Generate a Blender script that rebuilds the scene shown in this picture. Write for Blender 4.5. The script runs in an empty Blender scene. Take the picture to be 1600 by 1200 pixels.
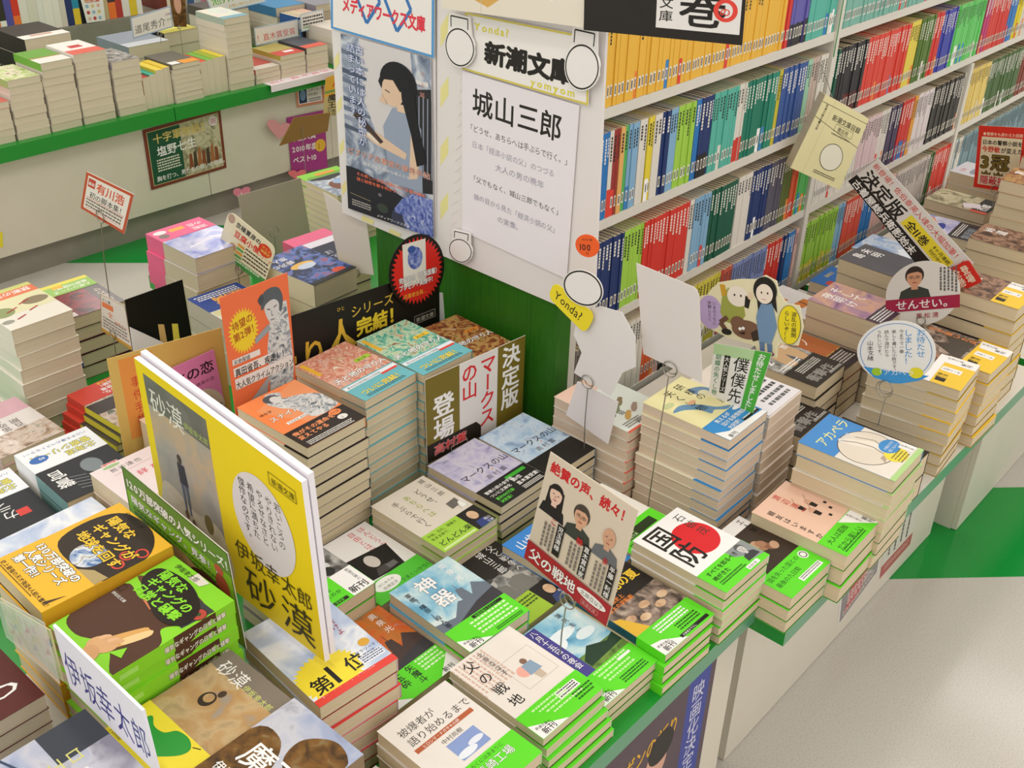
import bpy, bmesh, math, random
from mathutils import Vector, Matrix

# ------------------------------------------------------------------ camera, light, exposure
SC = bpy.context.scene
COL = SC.collection
cam_d = bpy.data.cameras.new('camera')
cam = bpy.data.objects.new('camera', cam_d)
COL.objects.link(cam)
SC.camera = cam
cam_d.sensor_width = 36.0
cam_d.lens = 1706.72 / 1600.0 * 36.0
cam_d.clip_start = 0.02
cam_d.clip_end = 60
PITCH, YAW, ROLL = 0.537674623, 0.711860917, 0.0298909682
fw = Vector((math.cos(PITCH) * math.cos(YAW), math.cos(PITCH) * math.sin(YAW), -math.sin(PITCH)))
rt = Vector((math.sin(YAW), -math.cos(YAW), 0))
up = rt.cross(fw)
r2 = math.cos(ROLL) * rt + math.sin(ROLL) * up
u2 = -math.sin(ROLL) * rt + math.cos(ROLL) * up
cam.matrix_world = Matrix(((r2.x, u2.x, -fw.x, 0), (r2.y, u2.y, -fw.y, 0), (r2.z, u2.z, -fw.z, 1.5), (0, 0, 0, 1)))

SC.view_settings.view_transform = 'Standard'
SC.view_settings.look = 'None'
SC.view_settings.gamma = 1.0
SC.view_settings.exposure = 0.4
SC.view_settings.use_curve_mapping = False
SC.cycles.use_denoising = True
SC.cycles.max_bounces = 6

W = bpy.data.worlds.new('shop_ambient')
SC.world = W
W.use_nodes = True
W.node_tree.nodes['Background'].inputs[0].default_value = (1.0, 0.96, 0.93, 1)
W.node_tree.nodes['Background'].inputs[1].default_value = 0.7

def lamp(x, y, lx, ly, power, z=2.75):
    d = bpy.data.lights.new('ceiling_tube_light', 'AREA')
    d.shape = 'RECTANGLE'
    d.size, d.size_y = lx, ly
    d.energy = power
    d.color = (1.0, 0.965, 0.95)
    o = bpy.data.objects.new('ceiling_tube_light', d)
    COL.objects.link(o)
    o.location = (x, y, z)
for lx_ in (-1.9, -0.95, 0.0, 0.95, 1.9, 2.85, 3.8, 4.75):
    for ly_ in (-1.7, 0.85, 3.3, 5.4):
        lamp(lx_, ly_, 0.2, 1.3, 5.0)

# ------------------------------------------------------------------ materials
MATS = {}
def lin(c):
    c /= 255.0
    return c / 12.92 if c <= 0.04045 else ((c + 0.055) / 1.055) ** 2.4
def hexlin(h):
    h = h.lstrip('#')
    return tuple(lin(int(h[i:i + 2], 16)) for i in (0, 2, 4)) + (1,)
def mat(key):
    """'#rrggbb' matt paper, '#rrggbb!' glossy sheet, or the name of a material made below."""
    if key in MATS:
        return MATS[key]
    m = bpy.data.materials.new('print_' + key.strip('#!'))
    m.use_nodes = True
    b = m.node_tree.nodes['Principled BSDF']
    b.inputs['Base Color'].default_value = hexlin(key[:7])
    gl = key.endswith('!')
    b.inputs['Roughness'].default_value = 0.16 if gl else 0.48
    b.inputs['Specular IOR Level'].default_value = 0.5 if gl else 0.3
    MATS[key] = m
    return m
def node_mat(name, rough=0.5, spec=0.3):
    m = bpy.data.materials.new(name)
    m.use_nodes = True
    nt = m.node_tree
    b = nt.nodes['Principled BSDF']
    b.inputs['Roughness'].default_value = rough
    b.inputs['Specular IOR Level'].default_value = spec
    MATS[name] = m
    return m, nt, b
def art(name, cols, scale=20, rough=0.4, stretch=(1, 1, 1), detail=4, dist=0.6, seed=0):
    """A painterly or photographic print: noise run through the print's own colours."""
    m, nt, b = node_mat(name, rough)
    tc = nt.nodes.new('ShaderNodeTexCoord')
    mp = nt.nodes.new('ShaderNodeMapping')
    mp.inputs['Scale'].default_value = stretch
    mp.inputs['Location'].default_value = (seed * 1.7, seed * 0.9, seed * 0.4)
    nz = nt.nodes.new('ShaderNodeTexNoise')
    nz.inputs['Scale'].default_value = scale
    nz.inputs['Detail'].default_value = detail
    nz.inputs['Distortion'].default_value = dist
    cr = nt.nodes.new('ShaderNodeValToRGB')
    e = cr.color_ramp.elements
    n = len(cols)
    while len(e) < n:
        e.new(0.5)
    for i, c in enumerate(cols):
        e[i].position = 0.28 + 0.44 * i / max(1, n - 1)
        e[i].color = hexlin(c)
    L = nt.links.new
    L(tc.outputs['Object'], mp.inputs[0]); L(mp.outputs[0], nz.inputs[0]); L(nz.outputs[0], cr.inputs[0]); L(cr.outputs[0], b.inputs['Base Color'])
    return name
def pages_mat(name, c1, c2):
    """Stacked paper leaves: fine lines along the thickness of the book."""
    m, nt, b = node_mat(name, 0.75, 0.15)
    tc = nt.nodes.new('ShaderNodeTexCoord')
    mp = nt.nodes.new('ShaderNodeMapping')
    mp.inputs['Scale'].default_value = (6, 6, 1500)
    nz = nt.nodes.new('ShaderNodeTexNoise')
    nz.inputs['Scale'].default_value = 1.0
    nz.inputs['Detail'].default_value = 2
    cr = nt.nodes.new('ShaderNodeValToRGB')
    cr.color_ramp.elements[0].position, cr.color_ramp.elements[1].position = 0.3, 0.7
    cr.color_ramp.elements[0].color, cr.color_ramp.elements[1].color = hexlin(c1), hexlin(c2)
    L = nt.links.new
    L(tc.outputs['Object'], mp.inputs[0]); L(mp.outputs[0], nz.inputs[0]); L(nz.outputs[0], cr.inputs[0]); L(cr.outputs[0], b.inputs['Base Color'])
pages_mat('pages_cream', '#cfbd9c', '#dfcfb0')
pages_mat('pages_pale', '#d5c8ae', '#e2d7c0')
pages_mat('pages_pink', '#d3bca4', '#e0ccb6')
m, nt, b = node_mat('wire', 0.35, 0.5)
b.inputs['Metallic'].default_value = 0.85
b.inputs['Base Color'].default_value = hexlin('#a09a8e')
m, nt, b = node_mat('clear_plastic', 0.15, 0.5)
b.inputs['Base Color'].default_value = hexlin('#eef0ea')
b.inputs['Alpha'].default_value = 0.35

# ------------------------------------------------------------------ object helpers
def tag(o, label=None, cat=None, group=None, kind=None):
    if label: o['label'] = label
    if cat: o['category'] = cat
    if group: o['group'] = group
    if kind: o['kind'] = kind
    return o
def link(name, data, parent=None, loc=(0, 0, 0), rz=0.0):
    o = bpy.data.objects.new(name, data)
    COL.objects.link(o)
    o.location = loc
    o.rotation_euler = (0, 0, rz)
    if parent is not None:
        o.parent = parent
    return o
def empty(name, loc, rz=0.0, label=None, cat=None, group=None):
    return tag(link(name, None, None, loc, rz), label, cat, group)
class MB:
    """Collects faces with a material each and links them as one mesh object."""
    def __init__(s):
        s.v, s.f, s.m, s.keys = [], [], [], []
    def mi(s, key):
        if key not in s.keys:
            s.keys.append(key)
        return s.keys.index(key)
    def face(s, pts, key):
        n = len(s.v)
        s.v.extend(pts)
        s.f.append(tuple(range(n, n + len(pts))))
        s.m.append(s.mi(key))
    def mesh(s, verts, faces, key):
        n = len(s.v)
        s.v.extend(verts)
        k = s.mi(key)
        for f in faces:
            s.f.append(tuple(n + i for i in f)); s.m.append(k)
    def box(s, x0, x1, y0, y1, z0, z1, key, keys=None):
        v = [(x0, y0, z0), (x1, y0, z0), (x1, y1, z0), (x0, y1, z0), (x0, y0, z1), (x1, y0, z1), (x1, y1, z1), (x0, y1, z1)]
        F = {'b': (3, 2, 1, 0), 't': (4, 5, 6, 7), 'f': (0, 1, 5, 4), 'r': (1, 2, 6, 5), 'k': (2, 3, 7, 6), 'l': (3, 0, 4, 7)}
        n = len(s.v)
        s.v.extend(v)
        for k, f in F.items():
            s.f.append(tuple(n + i for i in f)); s.m.append(s.mi((keys or {}).get(k, key)))
    def data(s, name):
        me = bpy.data.meshes.new(name)
        me.from_pydata([tuple(p) for p in s.v], [], s.f)
        for k in s.keys:
            me.materials.append(mat(k))
        me.polygons.foreach_set('material_index', s.m)
        me.update()
        return me
    def build(s, name, parent=None, loc=(0, 0, 0), rz=0.0):
        return link(name, s.data(name), parent, loc, rz)
def tube(mb, pts, r, key, n=6, closed=False):
    pts = [Vector(p) for p in pts]
    rings = []
    N = len(pts)
    for i, p in enumerate(pts):
        a = pts[(i - 1) % N] if closed or i else pts[i]
        c = pts[(i + 1) % N] if closed or i < N - 1 else pts[i]
        t = (c - a).normalized()
        u = t.cross(Vector((0.31, 0.17, 0.93))).normalized()
        w = t.cross(u)
        rings.append([p + r * (math.cos(k * 2 * math.pi / n) * u + math.sin(k * 2 * math.pi / n) * w) for k in range(n)])
    V = [tuple(q) for ring in rings for q in ring]
    F = []
    for i in range(N if closed else N - 1):
        j = (i + 1) % N
        for k in range(n):
            F.append((i * n + k, i * n + (k + 1) % n, j * n + (k + 1) % n, j * n + k))
    if not closed:
        F.append(tuple(range(n))[::-1]); F.append(tuple((N - 1) * n + k for k in range(n)))
    mb.mesh(V, F, key)

# ------------------------------------------------------------------ lettering
FONT = bpy.data.curves.new('lettering', 'FONT')
FONT.resolution_u = 2
FONT_O = bpy.data.objects.new('lettering', FONT)
GL = {}
def glyph(ch):
    if ch not in GL:
        FONT.body = ch
        FONT_O.update_tag()
        me = FONT_O.to_mesh()
        vs = [(v.co.x, v.co.y) for v in me.vertices]
        fs = [tuple(p.vertices) for p in me.polygons]
        FONT_O.to_mesh_clear()
        wd = 0.56 if ord(ch) < 256 else 1.0
        if vs and ord(ch) < 256:
            x0 = min(p[0] for p in vs)
            wd = max(p[0] for p in vs) - x0 + 0.1
            vs = [(p[0] - x0 + 0.05, p[1]) for p in vs]
        GL[ch] = (vs, fs, wd)
    return GL[ch]
def clip(poly, w, h):
    for ax, lim, sg in ((0, 0, 1), (0, w, -1), (1, 0, 1), (1, h, -1)):
        out = []
        n = len(poly)
        for i in range(n):
            a, c = poly[i], poly[(i + 1) % n]
            ia, ic = (a[ax] - lim) * sg >= 0, (c[ax] - lim) * sg >= 0
            if ia: out.append(a)
            if ia != ic:
                t = (lim - a[ax]) / (c[ax] - a[ax])
                out.append((a[0] + t * (c[0] - a[0]), a[1] + t * (c[1] - a[1])))
        poly = out
        if len(poly) < 3:
            return []
    return poly
class Cv:
    """A printed sheet w x h: flat shapes and letters, each layer a hair above the one before."""
    def __init__(s, w, h, clipped=True):
        s.w, s.h, s.ops, s.k, s.cl = w, h, [], 0, clipped
    def put(s, polys, key, subs=None):
        s.k += 1
        for i, p in enumerate(polys):
            if s.cl:
                p = clip(p, s.w, s.h)
            if len(p) >= 3:
                s.ops.append((p, key, s.k + (subs[i] if subs else 0.0)))
    def blob(s, pts, key, n=5):
        """A closed outline with rounded corners, through the points given."""
        P, m = [], len(pts)
        for i in range(m):
            a, b, c, d = pts[i - 1], pts[i], pts[(i + 1) % m], pts[(i + 2) % m]
            for k in range(n):
                t = k / n
                P.append(tuple(0.5 * (2 * b[j] + (c[j] - a[j]) * t + (2 * a[j] - 5 * b[j] + 4 * c[j] - d[j]) * t * t + (3 * b[j] - a[j] - 3 * c[j] + d[j]) * t ** 3) for j in (0, 1)))
        s.put([P], key)
    def rect(s, x, y, w, h, key): s.put([[(x, y), (x + w, y), (x + w, y + h), (x, y + h)]], key)
    def poly(s, pts, key): s.put([list(pts)], key)
    def ell(s, cx, cy, rx, ry, key, n=28, rot=0.0):
        c, sn = math.cos(rot), math.sin(rot)
        s.put([[(cx + rx * math.cos(t) * c - ry * math.sin(t) * sn, cy + rx * math.cos(t) * sn + ry * math.sin(t) * c) for t in (2 * math.pi * i / n for i in range(n))]], key)
    def ring(s, cx, cy, rx, ry, wd, key, n=32):
        P = lambda q, t: (cx + (rx - q) * math.cos(t), cy + (ry - q) * math.sin(t))
        s.put([[P(0, 2 * math.pi * i / n), P(0, 2 * math.pi * (i + 1) / n), P(wd, 2 * math.pi * (i + 1) / n), P(wd, 2 * math.pi * i / n)] for i in range(n)], key)
    def frame(s, x, y, w, h, t, key):
        s.put([[(x, y), (x + w, y), (x + w, y + t), (x, y + t)], [(x, y + h - t), (x + w, y + h - t), (x + w, y + h), (x, y + h)],
               [(x, y + t), (x + t, y + t), (x + t, y + h - t), (x, y + h - t)], [(x + w - t, y + t), (x + w, y + t), (x + w, y + h - t), (x + w - t, y + h - t)]], key)
    def burst(s, cx, cy, r1, r2, n, key, sy=1.0):
        pts = []
        for i in range(2 * n):
            r = r1 if i % 2 else r2
            t = math.pi * i / n
            pts.append((cx + r * math.cos(t), cy + sy * r * math.sin(t)))
        s.put([[(cx, cy), pts[i], pts[(i + 1) % (2 * n)]] for i in range(2 * n)], key)
    def line(s, pts, wd, key):
        P = []
        for (x0, y0), (x1, y1) in zip(pts, pts[1:]):
            L = math.hypot(x1 - x0, y1 - y0) or 1
            nx, ny = -(y1 - y0) / L * wd / 2, (x1 - x0) / L * wd / 2
            P.append([(x0 + nx, y0 + ny), (x0 - nx, y0 - ny), (x1 - nx, y1 - ny), (x1 + nx, y1 + ny)])
        s.put(P, key, [0.08 * (i % 10) for i in range(len(P))])
    def greek(s, x, y, w, n, lh, key, seed=1, v=False):
        """Type too small to read in the photo: broken hairlines."""
        rd = random.Random(seed)
        P = []
        for i in range(n):
            t = 0.0
            while t < w:
                d = lh * rd.uniform(0.45, 0.95)
                if v: P.append([(x - i * lh, y - t), (x - i * lh, y - t - d), (x - i * lh + lh * 0.5, y - t - d), (x - i * lh + lh * 0.5, y - t)])
                else: P.append([(x + t, y - i * lh), (x + t + d, y - i * lh), (x + t + d, y - i * lh + lh * 0.5), (x + t, y - i * lh + lh * 0.5)])
                t += d + lh * rd.uniform(0.12, 0.3)
        s.put(P, key)
    def text(s, st, x, y, sz, key, b=0.0, v=False, rot=0.0, out=None, ow=0.05, sx=1.0, gap=1.0, jit=0.0, shear=0.0):
        """x, y: left end of the base line, or for vertical setting the top centre of the column."""
        for layer in ((out, b + ow), (key, b)) if out else ((key, b),):
            P, U = [], []
            cx = cy = 0.0
            rd = random.Random(len(st))
            for ch in st:
                if ch == ' ':
                    if v: cy -= 0.5 * sz
                    else: cx += 0.4 * sz * sx
                    continue
                vs, fs, wd = glyph(ch)
                bw = max(0.0, layer[1]) * 0.6
                nb = 1 if bw < 0.004 else 4 if bw < 0.035 else 8
                wd += 0.0 if ord(ch) > 255 else 2 * b
                jx, jy, jr = (rd.uniform(-jit, jit) * sz, rd.uniform(-jit, jit) * sz, rd.uniform(-jit, jit) * 2) if jit else (0, 0, 0)
                turn = v and ch in 'ー〜…―'
                q = []
                for (px, py) in vs:
                    if turn: px, py = 0.5 + (py - 0.38), 0.38 - (px - 0.5)
                    px += shear * py
                    if jr:
                        a, c2 = px - 0.5, py - 0.38
                        px, py = 0.5 + a * math.cos(jr) - c2 * math.sin(jr), 0.38 + a * math.sin(jr) + c2 * math.cos(jr)
                    if v:
                        hx, hy = (px - wd / 2) * sz * sx, cy + (py - 0.88) * sz
                        if ch in '、。': hx += 0.5 * sz; hy += 0.55 * sz
                    else: hx, hy = cx + px * sz * sx, py * sz
                    q.append((hx + jx, hy + jy))
                c, sn = math.cos(rot), math.sin(rot)
                q = [(x + hx * c - hy * sn, y + hx * sn + hy * c) for hx, hy in q]
                for kb in range(nb):
                    ang = (kb + 0.5) * 2 * math.pi / nb
                    ox, oy = (bw * sz * math.cos(ang) * sx, bw * sz * math.sin(ang)) if nb > 1 else (0, 0)
                    P += [[(q[i][0] + ox, q[i][1] + oy) for i in f] for f in fs]
                    U += [0.1 * kb] * len(fs)
                if v: cy -= sz * gap
                else: cx += wd * sz * sx * gap
            s.put(P, layer[0], U)
    def cols(s, lines, x, y, sz, key, step=1.25, **k):
        for i, t in enumerate(lines):
            s.text(t, x - i * sz * step, y, sz, key, v=True, **k)
    def rows(s, lines, x, y, sz, key, step=1.25, **k):
        for i, t in enumerate(lines):
            s.text(t, x, y - i * sz * step, sz, key, **k)
    def emit(s, mb, fn, eps=3e-5):
        for p, key, k in s.ops:
            mb.face([fn(x, y, k * eps) for x, y in p], key)

# ------------------------------------------------------------------ books, cards, stands
ORD = ['top', 'second', 'third', 'fourth', 'fifth', 'sixth', 'seventh', 'eighth', 'ninth', 'tenth', 'eleventh', 'twelfth', 'thirteenth', 'fourteenth', 'fifteenth', 'sixteenth', 'seventeenth', 'eighteenth', 'nineteenth', 'twentieth', 'twenty-first', 'twenty-second', 'twenty-third', 'twenty-fourth', 'twenty-fifth', 'twenty-sixth']
def book_cover(dx, dy, t, base, art_fn, spine, side, spine_fn=None, zt=None):
    mb = MB()
    e = 0.0005
    zt = t if zt is None else zt
    mb.box(-dx / 2, dx / 2, -dy / 2, dy / 2, 0, e, base)
    mb.box(-dx / 2, dx / 2, -dy / 2, dy / 2, zt - e, zt, base)
    if spine:
        if side > 0: mb.box(dx / 2 - 0.0006, dx / 2, -dy / 2, dy / 2, e, zt - e, spine)
        else: mb.box(-dx / 2, -dx / 2 + 0.0006, -dy / 2, dy / 2, e, zt - e, spine)
        if spine_fn:
            c = Cv(dy * 1000, t * 1000)
            spine_fn(c)
            sg = 1 if side > 0 else -1
            c.emit(mb, lambda x, y, k: (sg * (dx / 2 + k), sg * (x / 1000 - dy / 2), y / 1000))
    if art_fn:
        c = Cv(105, 150)
        art_fn(c)
        c.emit(mb, lambda x, y, k: ((x / 105 - 0.5) * dx, (y / 150 - 0.5) * dy, zt + k))
    return mb
def book_band(dx, dy, t, h, col, fn, spine, side):
    mb = MB()
    o = 0.0004
    y0, y1 = -dy / 2 - 0.0002, -dy / 2 + h * dy / 0.15
    mb.box(-dx / 2 - o, dx / 2 + o, y0, y1, t - 0.0009, t - 0.0003, col)
    mb.box(-dx / 2 - o, dx / 2 + o, y0, y1, 0, 0.0005, col)
    if side > 0: mb.box(dx / 2, dx / 2 + o, y0, y1, 0.0005, t - 0.0009, col)
    else: mb.box(-dx / 2 - o, -dx / 2, y0, y1, 0.0005, t - 0.0009, col)
    if fn:
        c = Cv(105, h * 1000)
        fn(c)
        c.emit(mb, lambda x, y, k: ((x / 105 - 0.5) * dx, -dy / 2 + y / 1000 * dy / 0.15, t - 0.0003 + k))
    return mb
NAMES_SEEN = {}
def stack(s, x, y, d, n, cover, art_fn=None, rot=0.0, dx=0.105, dy=0.15, base=0.47, band=None, spine=None, side=1, spine_fn=None,
          pages='pages_cream', jit=0.0016, fan=(0, 0), low=None, name='paperback_book', cat='book', ztop=None, one=None, lean=None):
    """n books lying one on another, the top one face up; s names them ('white red-sun books with green bands')."""
    zt = 1.5 - d if ztop is None else ztop
    t = (zt - base) / n
    rd = random.Random(s)
    hb = band is not None
    low = low or cover
    C_top = book_cover(dx, dy, t, cover, art_fn, spine or cover, side, spine_fn, t - 0.0009 if hb else t).data('cover')
    C_low = book_cover(dx, dy, t, low, None, spine or low, side, spine_fn, t - 0.0009 if hb else t).data('cover')
    pg = MB()
    i = 0.0009
    pg.box(-dx / 2 + (i if side > 0 else 0.0006), dx / 2 - (0.0006 if side > 0 else i), -dy / 2 + i, dy / 2 - i, 0.0005, t - (0.0014 if hb else 0.0005), pages)
    P = pg.data('page_block')
    if hb:
        B_top = book_band(dx, dy, t, band[0], band[1], band[2], spine, side).data('paper_band')
        B_low = book_band(dx, dy, t, band[0], band[1], None, spine, side).data('paper_band')
    for k in range(n):
        topmost = k == n - 1
        f = n - 1 - k
        jx, jy, jr = (0, 0, 0) if topmost else (rd.uniform(-jit, jit), rd.uniform(-jit, jit), rd.uniform(-1, 1) * jit * 350)
        if lean: jx += lean[0] * f; jy += lean[1] * f
        lab = one if (one and n == 1) else ('top copy on the stack of ' + s if topmost and n > 1 else 'single copy among the ' + s if n == 1 else ORD[f] + ' copy down in the stack of ' + s)
        r = empty(name, (x + jx + fan[0] * f, y + jy + fan[1] * f, base + k * t), math.radians(rot + jr), lab, cat, s)
        link('page_block', P, r)
        link('cover', C_top if topmost else C_low, r)
        if hb: link('paper_band', B_top if topmost else B_low, r)
    return zt

def card_mesh(quad, cv, outline=None, thick=0.0012, paper='#efebe6', back=None, edge=None, origin=None):
    TL, TR, BR, BL = [Vector(q) for q in quad]
    nrm = ((BL - TL).cross(TR - TL)).normalized()
    o = Vector(origin) if origin is not None else (BL + BR) / 2
    def at(x, y, k=0.0):
        u, v = x / cv.w, y / cv.h
        return (1 - v) * ((1 - u) * BL + u * BR) + v * ((1 - u) * TL + u * TR) + nrm * k - o
    mb = MB()
    P = outline or [(0, 0), (cv.w, 0), (cv.w, cv.h), (0, cv.h)]
    n = len(P)
    mb.face([at(*p) for p in P], paper)
    mb.face([at(*p, -thick) for p in P][::-1], back or paper)
    for i in range(n):
        a, c = P[i], P[(i + 1) % n]
        mb.face([at(*a, -thick), at(*c, -thick), at(*c), at(*a)], edge or back or paper)
    cv.emit(mb, lambda x, y, k: at(x, y, k), 4e-5)
    return mb, o
def card(name, label, cat, quad, cv, group=None, stand=None, ring=None, part='card', **kw):
    """A printed card; with stand=(foot point, ring centre) it is a card in a wire clip: an Empty at the foot, card and wire its parts."""
    if stand is None:
        mb, o = card_mesh(quad, cv, **kw)
        return tag(mb.build(name, None, o), label, cat, group)
    foot, rc = Vector(stand[0]), Vector(stand[1])
    root = empty(name, foot, 0, label, cat, group)
    mb, o = card_mesh(quad, cv, origin=foot, **kw)
    mb.build(part, root)
    TL, TR, BR, BL = [Vector(q) for q in quad]
    nrm = ((BL - TL).cross(TR - TL)).normalized()
    ux = (TR - TL).normalized(); uy = nrm.cross(ux)
    R = ring or 0.011
    w = MB()
    P = [foot]
    b0 = rc - uy * R + nrm * 0.0022
    P += [foot.lerp(b0, 0.5) + nrm * 0.002, b0]
    P += [rc + nrm * 0.0022 + R * (math.sin(t) * ux - math.cos(t) * uy) for t in (2 * math.pi * i / 18 for i in range(1, 18))]
    P += [b0 + ux * 0.0004]
    tube(w, [p - foot for p in P], 0.0009, 'wire')
    P2 = [rc - nrm * 0.0032 + R * 0.8 * (math.sin(t) * ux - math.cos(t) * uy) for t in (2 * math.pi * i / 16 for i in range(16))]
    tube(w, [p - foot for p in P2], 0.0009, 'wire', closed=True)
    w.build('wire_clip', root)
    return root
def circle(cx, cy, rx, ry, n=40):
    return [(cx + rx * math.cos(2 * math.pi * i / n), cy + ry * math.sin(2 * math.pi * i / n)) for i in range(n)]
def rrect(w, h, r, n=5):
    P = []
    for cx, cy, a in ((w - r, h - r, 0), (r, h - r, 90), (r, r, 180), (w - r, r, 270)):
        P += [(cx + r * math.cos(math.radians(a + 90 * i / n)), cy + r * math.sin(math.radians(a + 90 * i / n))) for i in range(n + 1)]
    return P

# ------------------------------------------------------------------ the setting
m, nt, b = node_mat('vinyl_floor', 0.22, 0.45)
N, L = nt.nodes.new, nt.links.new
tc = N('ShaderNodeTexCoord'); sx = N('ShaderNodeSeparateXYZ'); L(tc.outputs['Object'], sx.inputs[0])
def mth(op, a, v, c=None):
    n = N('ShaderNodeMath'); n.operation = op
    for i, q in enumerate((a, v) if c is None else (a, v, c)):
        if isinstance(q, (int, float)): n.inputs[i].default_value = q
        else: L(q, n.inputs[i])
    return n.outputs[0]
s45 = mth('MULTIPLY', mth('ADD', sx.outputs[0], sx.outputs[1]), 0.70711)
g1 = mth('COMPARE', s45, 1.8585, 0.157)
g2 = mth('COMPARE', s45, 3.445, 0.157)
gr = mth('MAXIMUM', g1, g2)
nz = N('ShaderNodeTexNoise'); nz.inputs['Scale'].default_value = 330; nz.inputs['Detail'].default_value = 1.5; L(tc.outputs['Object'], nz.inputs[0])
n2 = N('ShaderNodeTexNoise'); n2.inputs['Scale'].default_value = 5; n2.inputs['Detail'].default_value = 4; L(tc.outputs['Object'], n2.inputs[0])
cr = N('ShaderNodeValToRGB'); e = cr.color_ramp.elements
e[0].position, e[1].position = 0.3, 0.5; e[0].color, e[1].color = hexlin('#bcb5ac'), hexlin('#cdc7bf'); L(nz.outputs[0], cr.inputs[0])
cg = N('ShaderNodeValToRGB'); e = cg.color_ramp.elements
e[0].position, e[1].position = 0.3, 0.6; e[0].color, e[1].color = hexlin('#0b8a33'), hexlin('#12963c'); L(nz.outputs[0], cg.inputs[0])
mx = N('ShaderNodeMix'); mx.data_type = 'RGBA'; L(gr, mx.inputs[0]); L(cr.outputs[0], mx.inputs[6]); L(cg.outputs[0], mx.inputs[7])
L(mx.outputs[2], b.inputs['Base Color'])
rr = N('ShaderNodeMapRange'); rr.inputs['To Min'].default_value, rr.inputs['To Max'].default_value = 0.09, 0.21; L(n2.outputs[0], rr.inputs[0]); L(rr.outputs[0], b.inputs['Roughness'])
def struct(name, x0, x1, y0, y1, z0, z1, key, keys=None):
    mb = MB(); mb.box(x0, x1, y0, y1, z0, z1, key, keys)
    return tag(mb.build(name), kind='structure')
struct('floor', -2.5, 8, -3, 6.5, -0.05, 0, 'vinyl_floor')
struct('ceiling', -2.5, 8, -3, 6.5, 2.9, 2.95, '#f2efe8')
struct('wall_back', -2.5, 8, 6.4, 6.5, 0, 2.9, '#e2dccf')
def laminate(name, c, c2, scale=(2, 2, 2), rough=0.42):
    art(name, [c, c2], 6, rough, scale, 3, 0.2)
laminate('cream_laminate', '#d6cfbd', '#dad3c2')
laminate('white_laminate', '#dcd7cb', '#e0dbd0')
laminate('kick_plate', '#8b857a', '#958f84')
art('green_wood', ['#1f5212', '#2d6a18', '#27600f'], 14, 0.38, (30, 30, 0.8), 5, 0.4)
for k, c in (('green_edge', '#1f8f30'), ('mint_edge', '#5f9a76')):
    node_mat(k, 0.3, 0.4)[2].inputs['Base Color'].default_value = hexlin(c)
def cabinet(name, label, group, x0, x1, y0, y1, z1, seams=(), kick=0.0, face='f', mat_key='cream_laminate'):
    """A low display cabinet: carcass, its door panels, a kick plate."""
    r = empty(name, ((x0 + x1) / 2, (y0 + y1) / 2, 0), 0, label, 'cabinet', group)
    cx, cy = (x0 + x1) / 2, (y0 + y1) / 2
    mb = MB(); mb.box(x0 - cx, x1 - cx, y0 + 0.012 - cy, y1 - cy, kick, z1, mat_key); mb.build('carcass', r)
    if kick:
        mb = MB(); mb.box(x0 - cx, x1 - cx, y0 + 0.03 - cy, y1 - cy, 0, kick, 'kick_plate'); mb.build('kick_plate', r)
    xs = [x0] + list(seams) + [x1]
    for a, c in zip(xs, xs[1:]):
        mb = MB(); mb.box(a + 0.0015 - cx, c - 0.0015 - cx, y0 - cy, y0 + 0.0115 - cy, kick + 0.002, z1 - 0.001, mat_key); mb.build('front_panel', r)
    return r
TZ = 0.47
cabinet('display_cabinet', 'cream front display cabinet under the new-release stacks, posters on its front', 'low display cabinets', -0.3, 1.1, 0.505, 1.86, 0.419)
cabinet('display_cabinet', 'cream cabinet with two framed posters on its face beside the aisle', 'low display cabinets', 1.215, 2.065, 0.547, 0.965, TZ - 0.05)
cabinet('display_cabinet', 'cream cabinet past the dark gap, standing on the green floor stripe', 'low display cabinets', 2.115, 3.6, 0.51, 0.965, TZ - 0.055, (2.9,))
cabinet('display_cabinet', 'cream low cabinet behind the notice boards under the far stacks', 'low display cabinets', 1.26, 3.6, 1.38, 1.99, TZ - 0.035)
cabinet('counter_cabinet', 'long cream counter cabinet with grey kick plate across the aisle', None, -0.2, 3.4, 3.15, 4.05, 0.39, (1.13, 2.02, 2.9), 0.09)
def slab(name, label, x0, x1, y0, y1, z0, z1, keys):
    mb = MB(); cx, cy = (x0 + x1) / 2, (y0 + y1) / 2
    mb.box(x0 - cx, x1 - cx, y0 - cy, y1 - cy, 0, z1 - z0, 'green_edge', keys)
    tag(mb.build(name, None, (cx, cy, z0)), label, 'table top', 'green table tops')
slab('table_top', 'green edged top slab under the stacks in front of the notice boards', -0.3, 1.1, 0.486, 1.87, TZ - 0.03, TZ, {'f': 'mint_edge'})
slab('table_top', 'green edged top slab jutting over the cabinet with two posters', 1.102, 2.09, 0.44, 0.965, TZ - 0.05, TZ - 0.02, {'f': 'mint_edge', 't': 'white_laminate'})
slab('table_top', 'green edged top slab on the cabinet past the dark gap', 2.12, 3.6, 0.44, 0.965, TZ - 0.05, TZ - 0.02, {'f': 'mint_edge', 't': 'white_laminate'})
slab('table_top', 'green edged top slab behind the notice boards', 1.102, 3.6, 1.38, 2.0, TZ - 0.03, TZ, {})
slab('worktop', 'thick bright green edged top along the far counter', -0.2, 1.888, 3.1, 4.05, 0.392, 0.436, {})
slab('worktop', 'thick bright green edged counter top past the seam', 1.891, 3.4, 3.1, 4.05, 0.392, 0.436, {})
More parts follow.
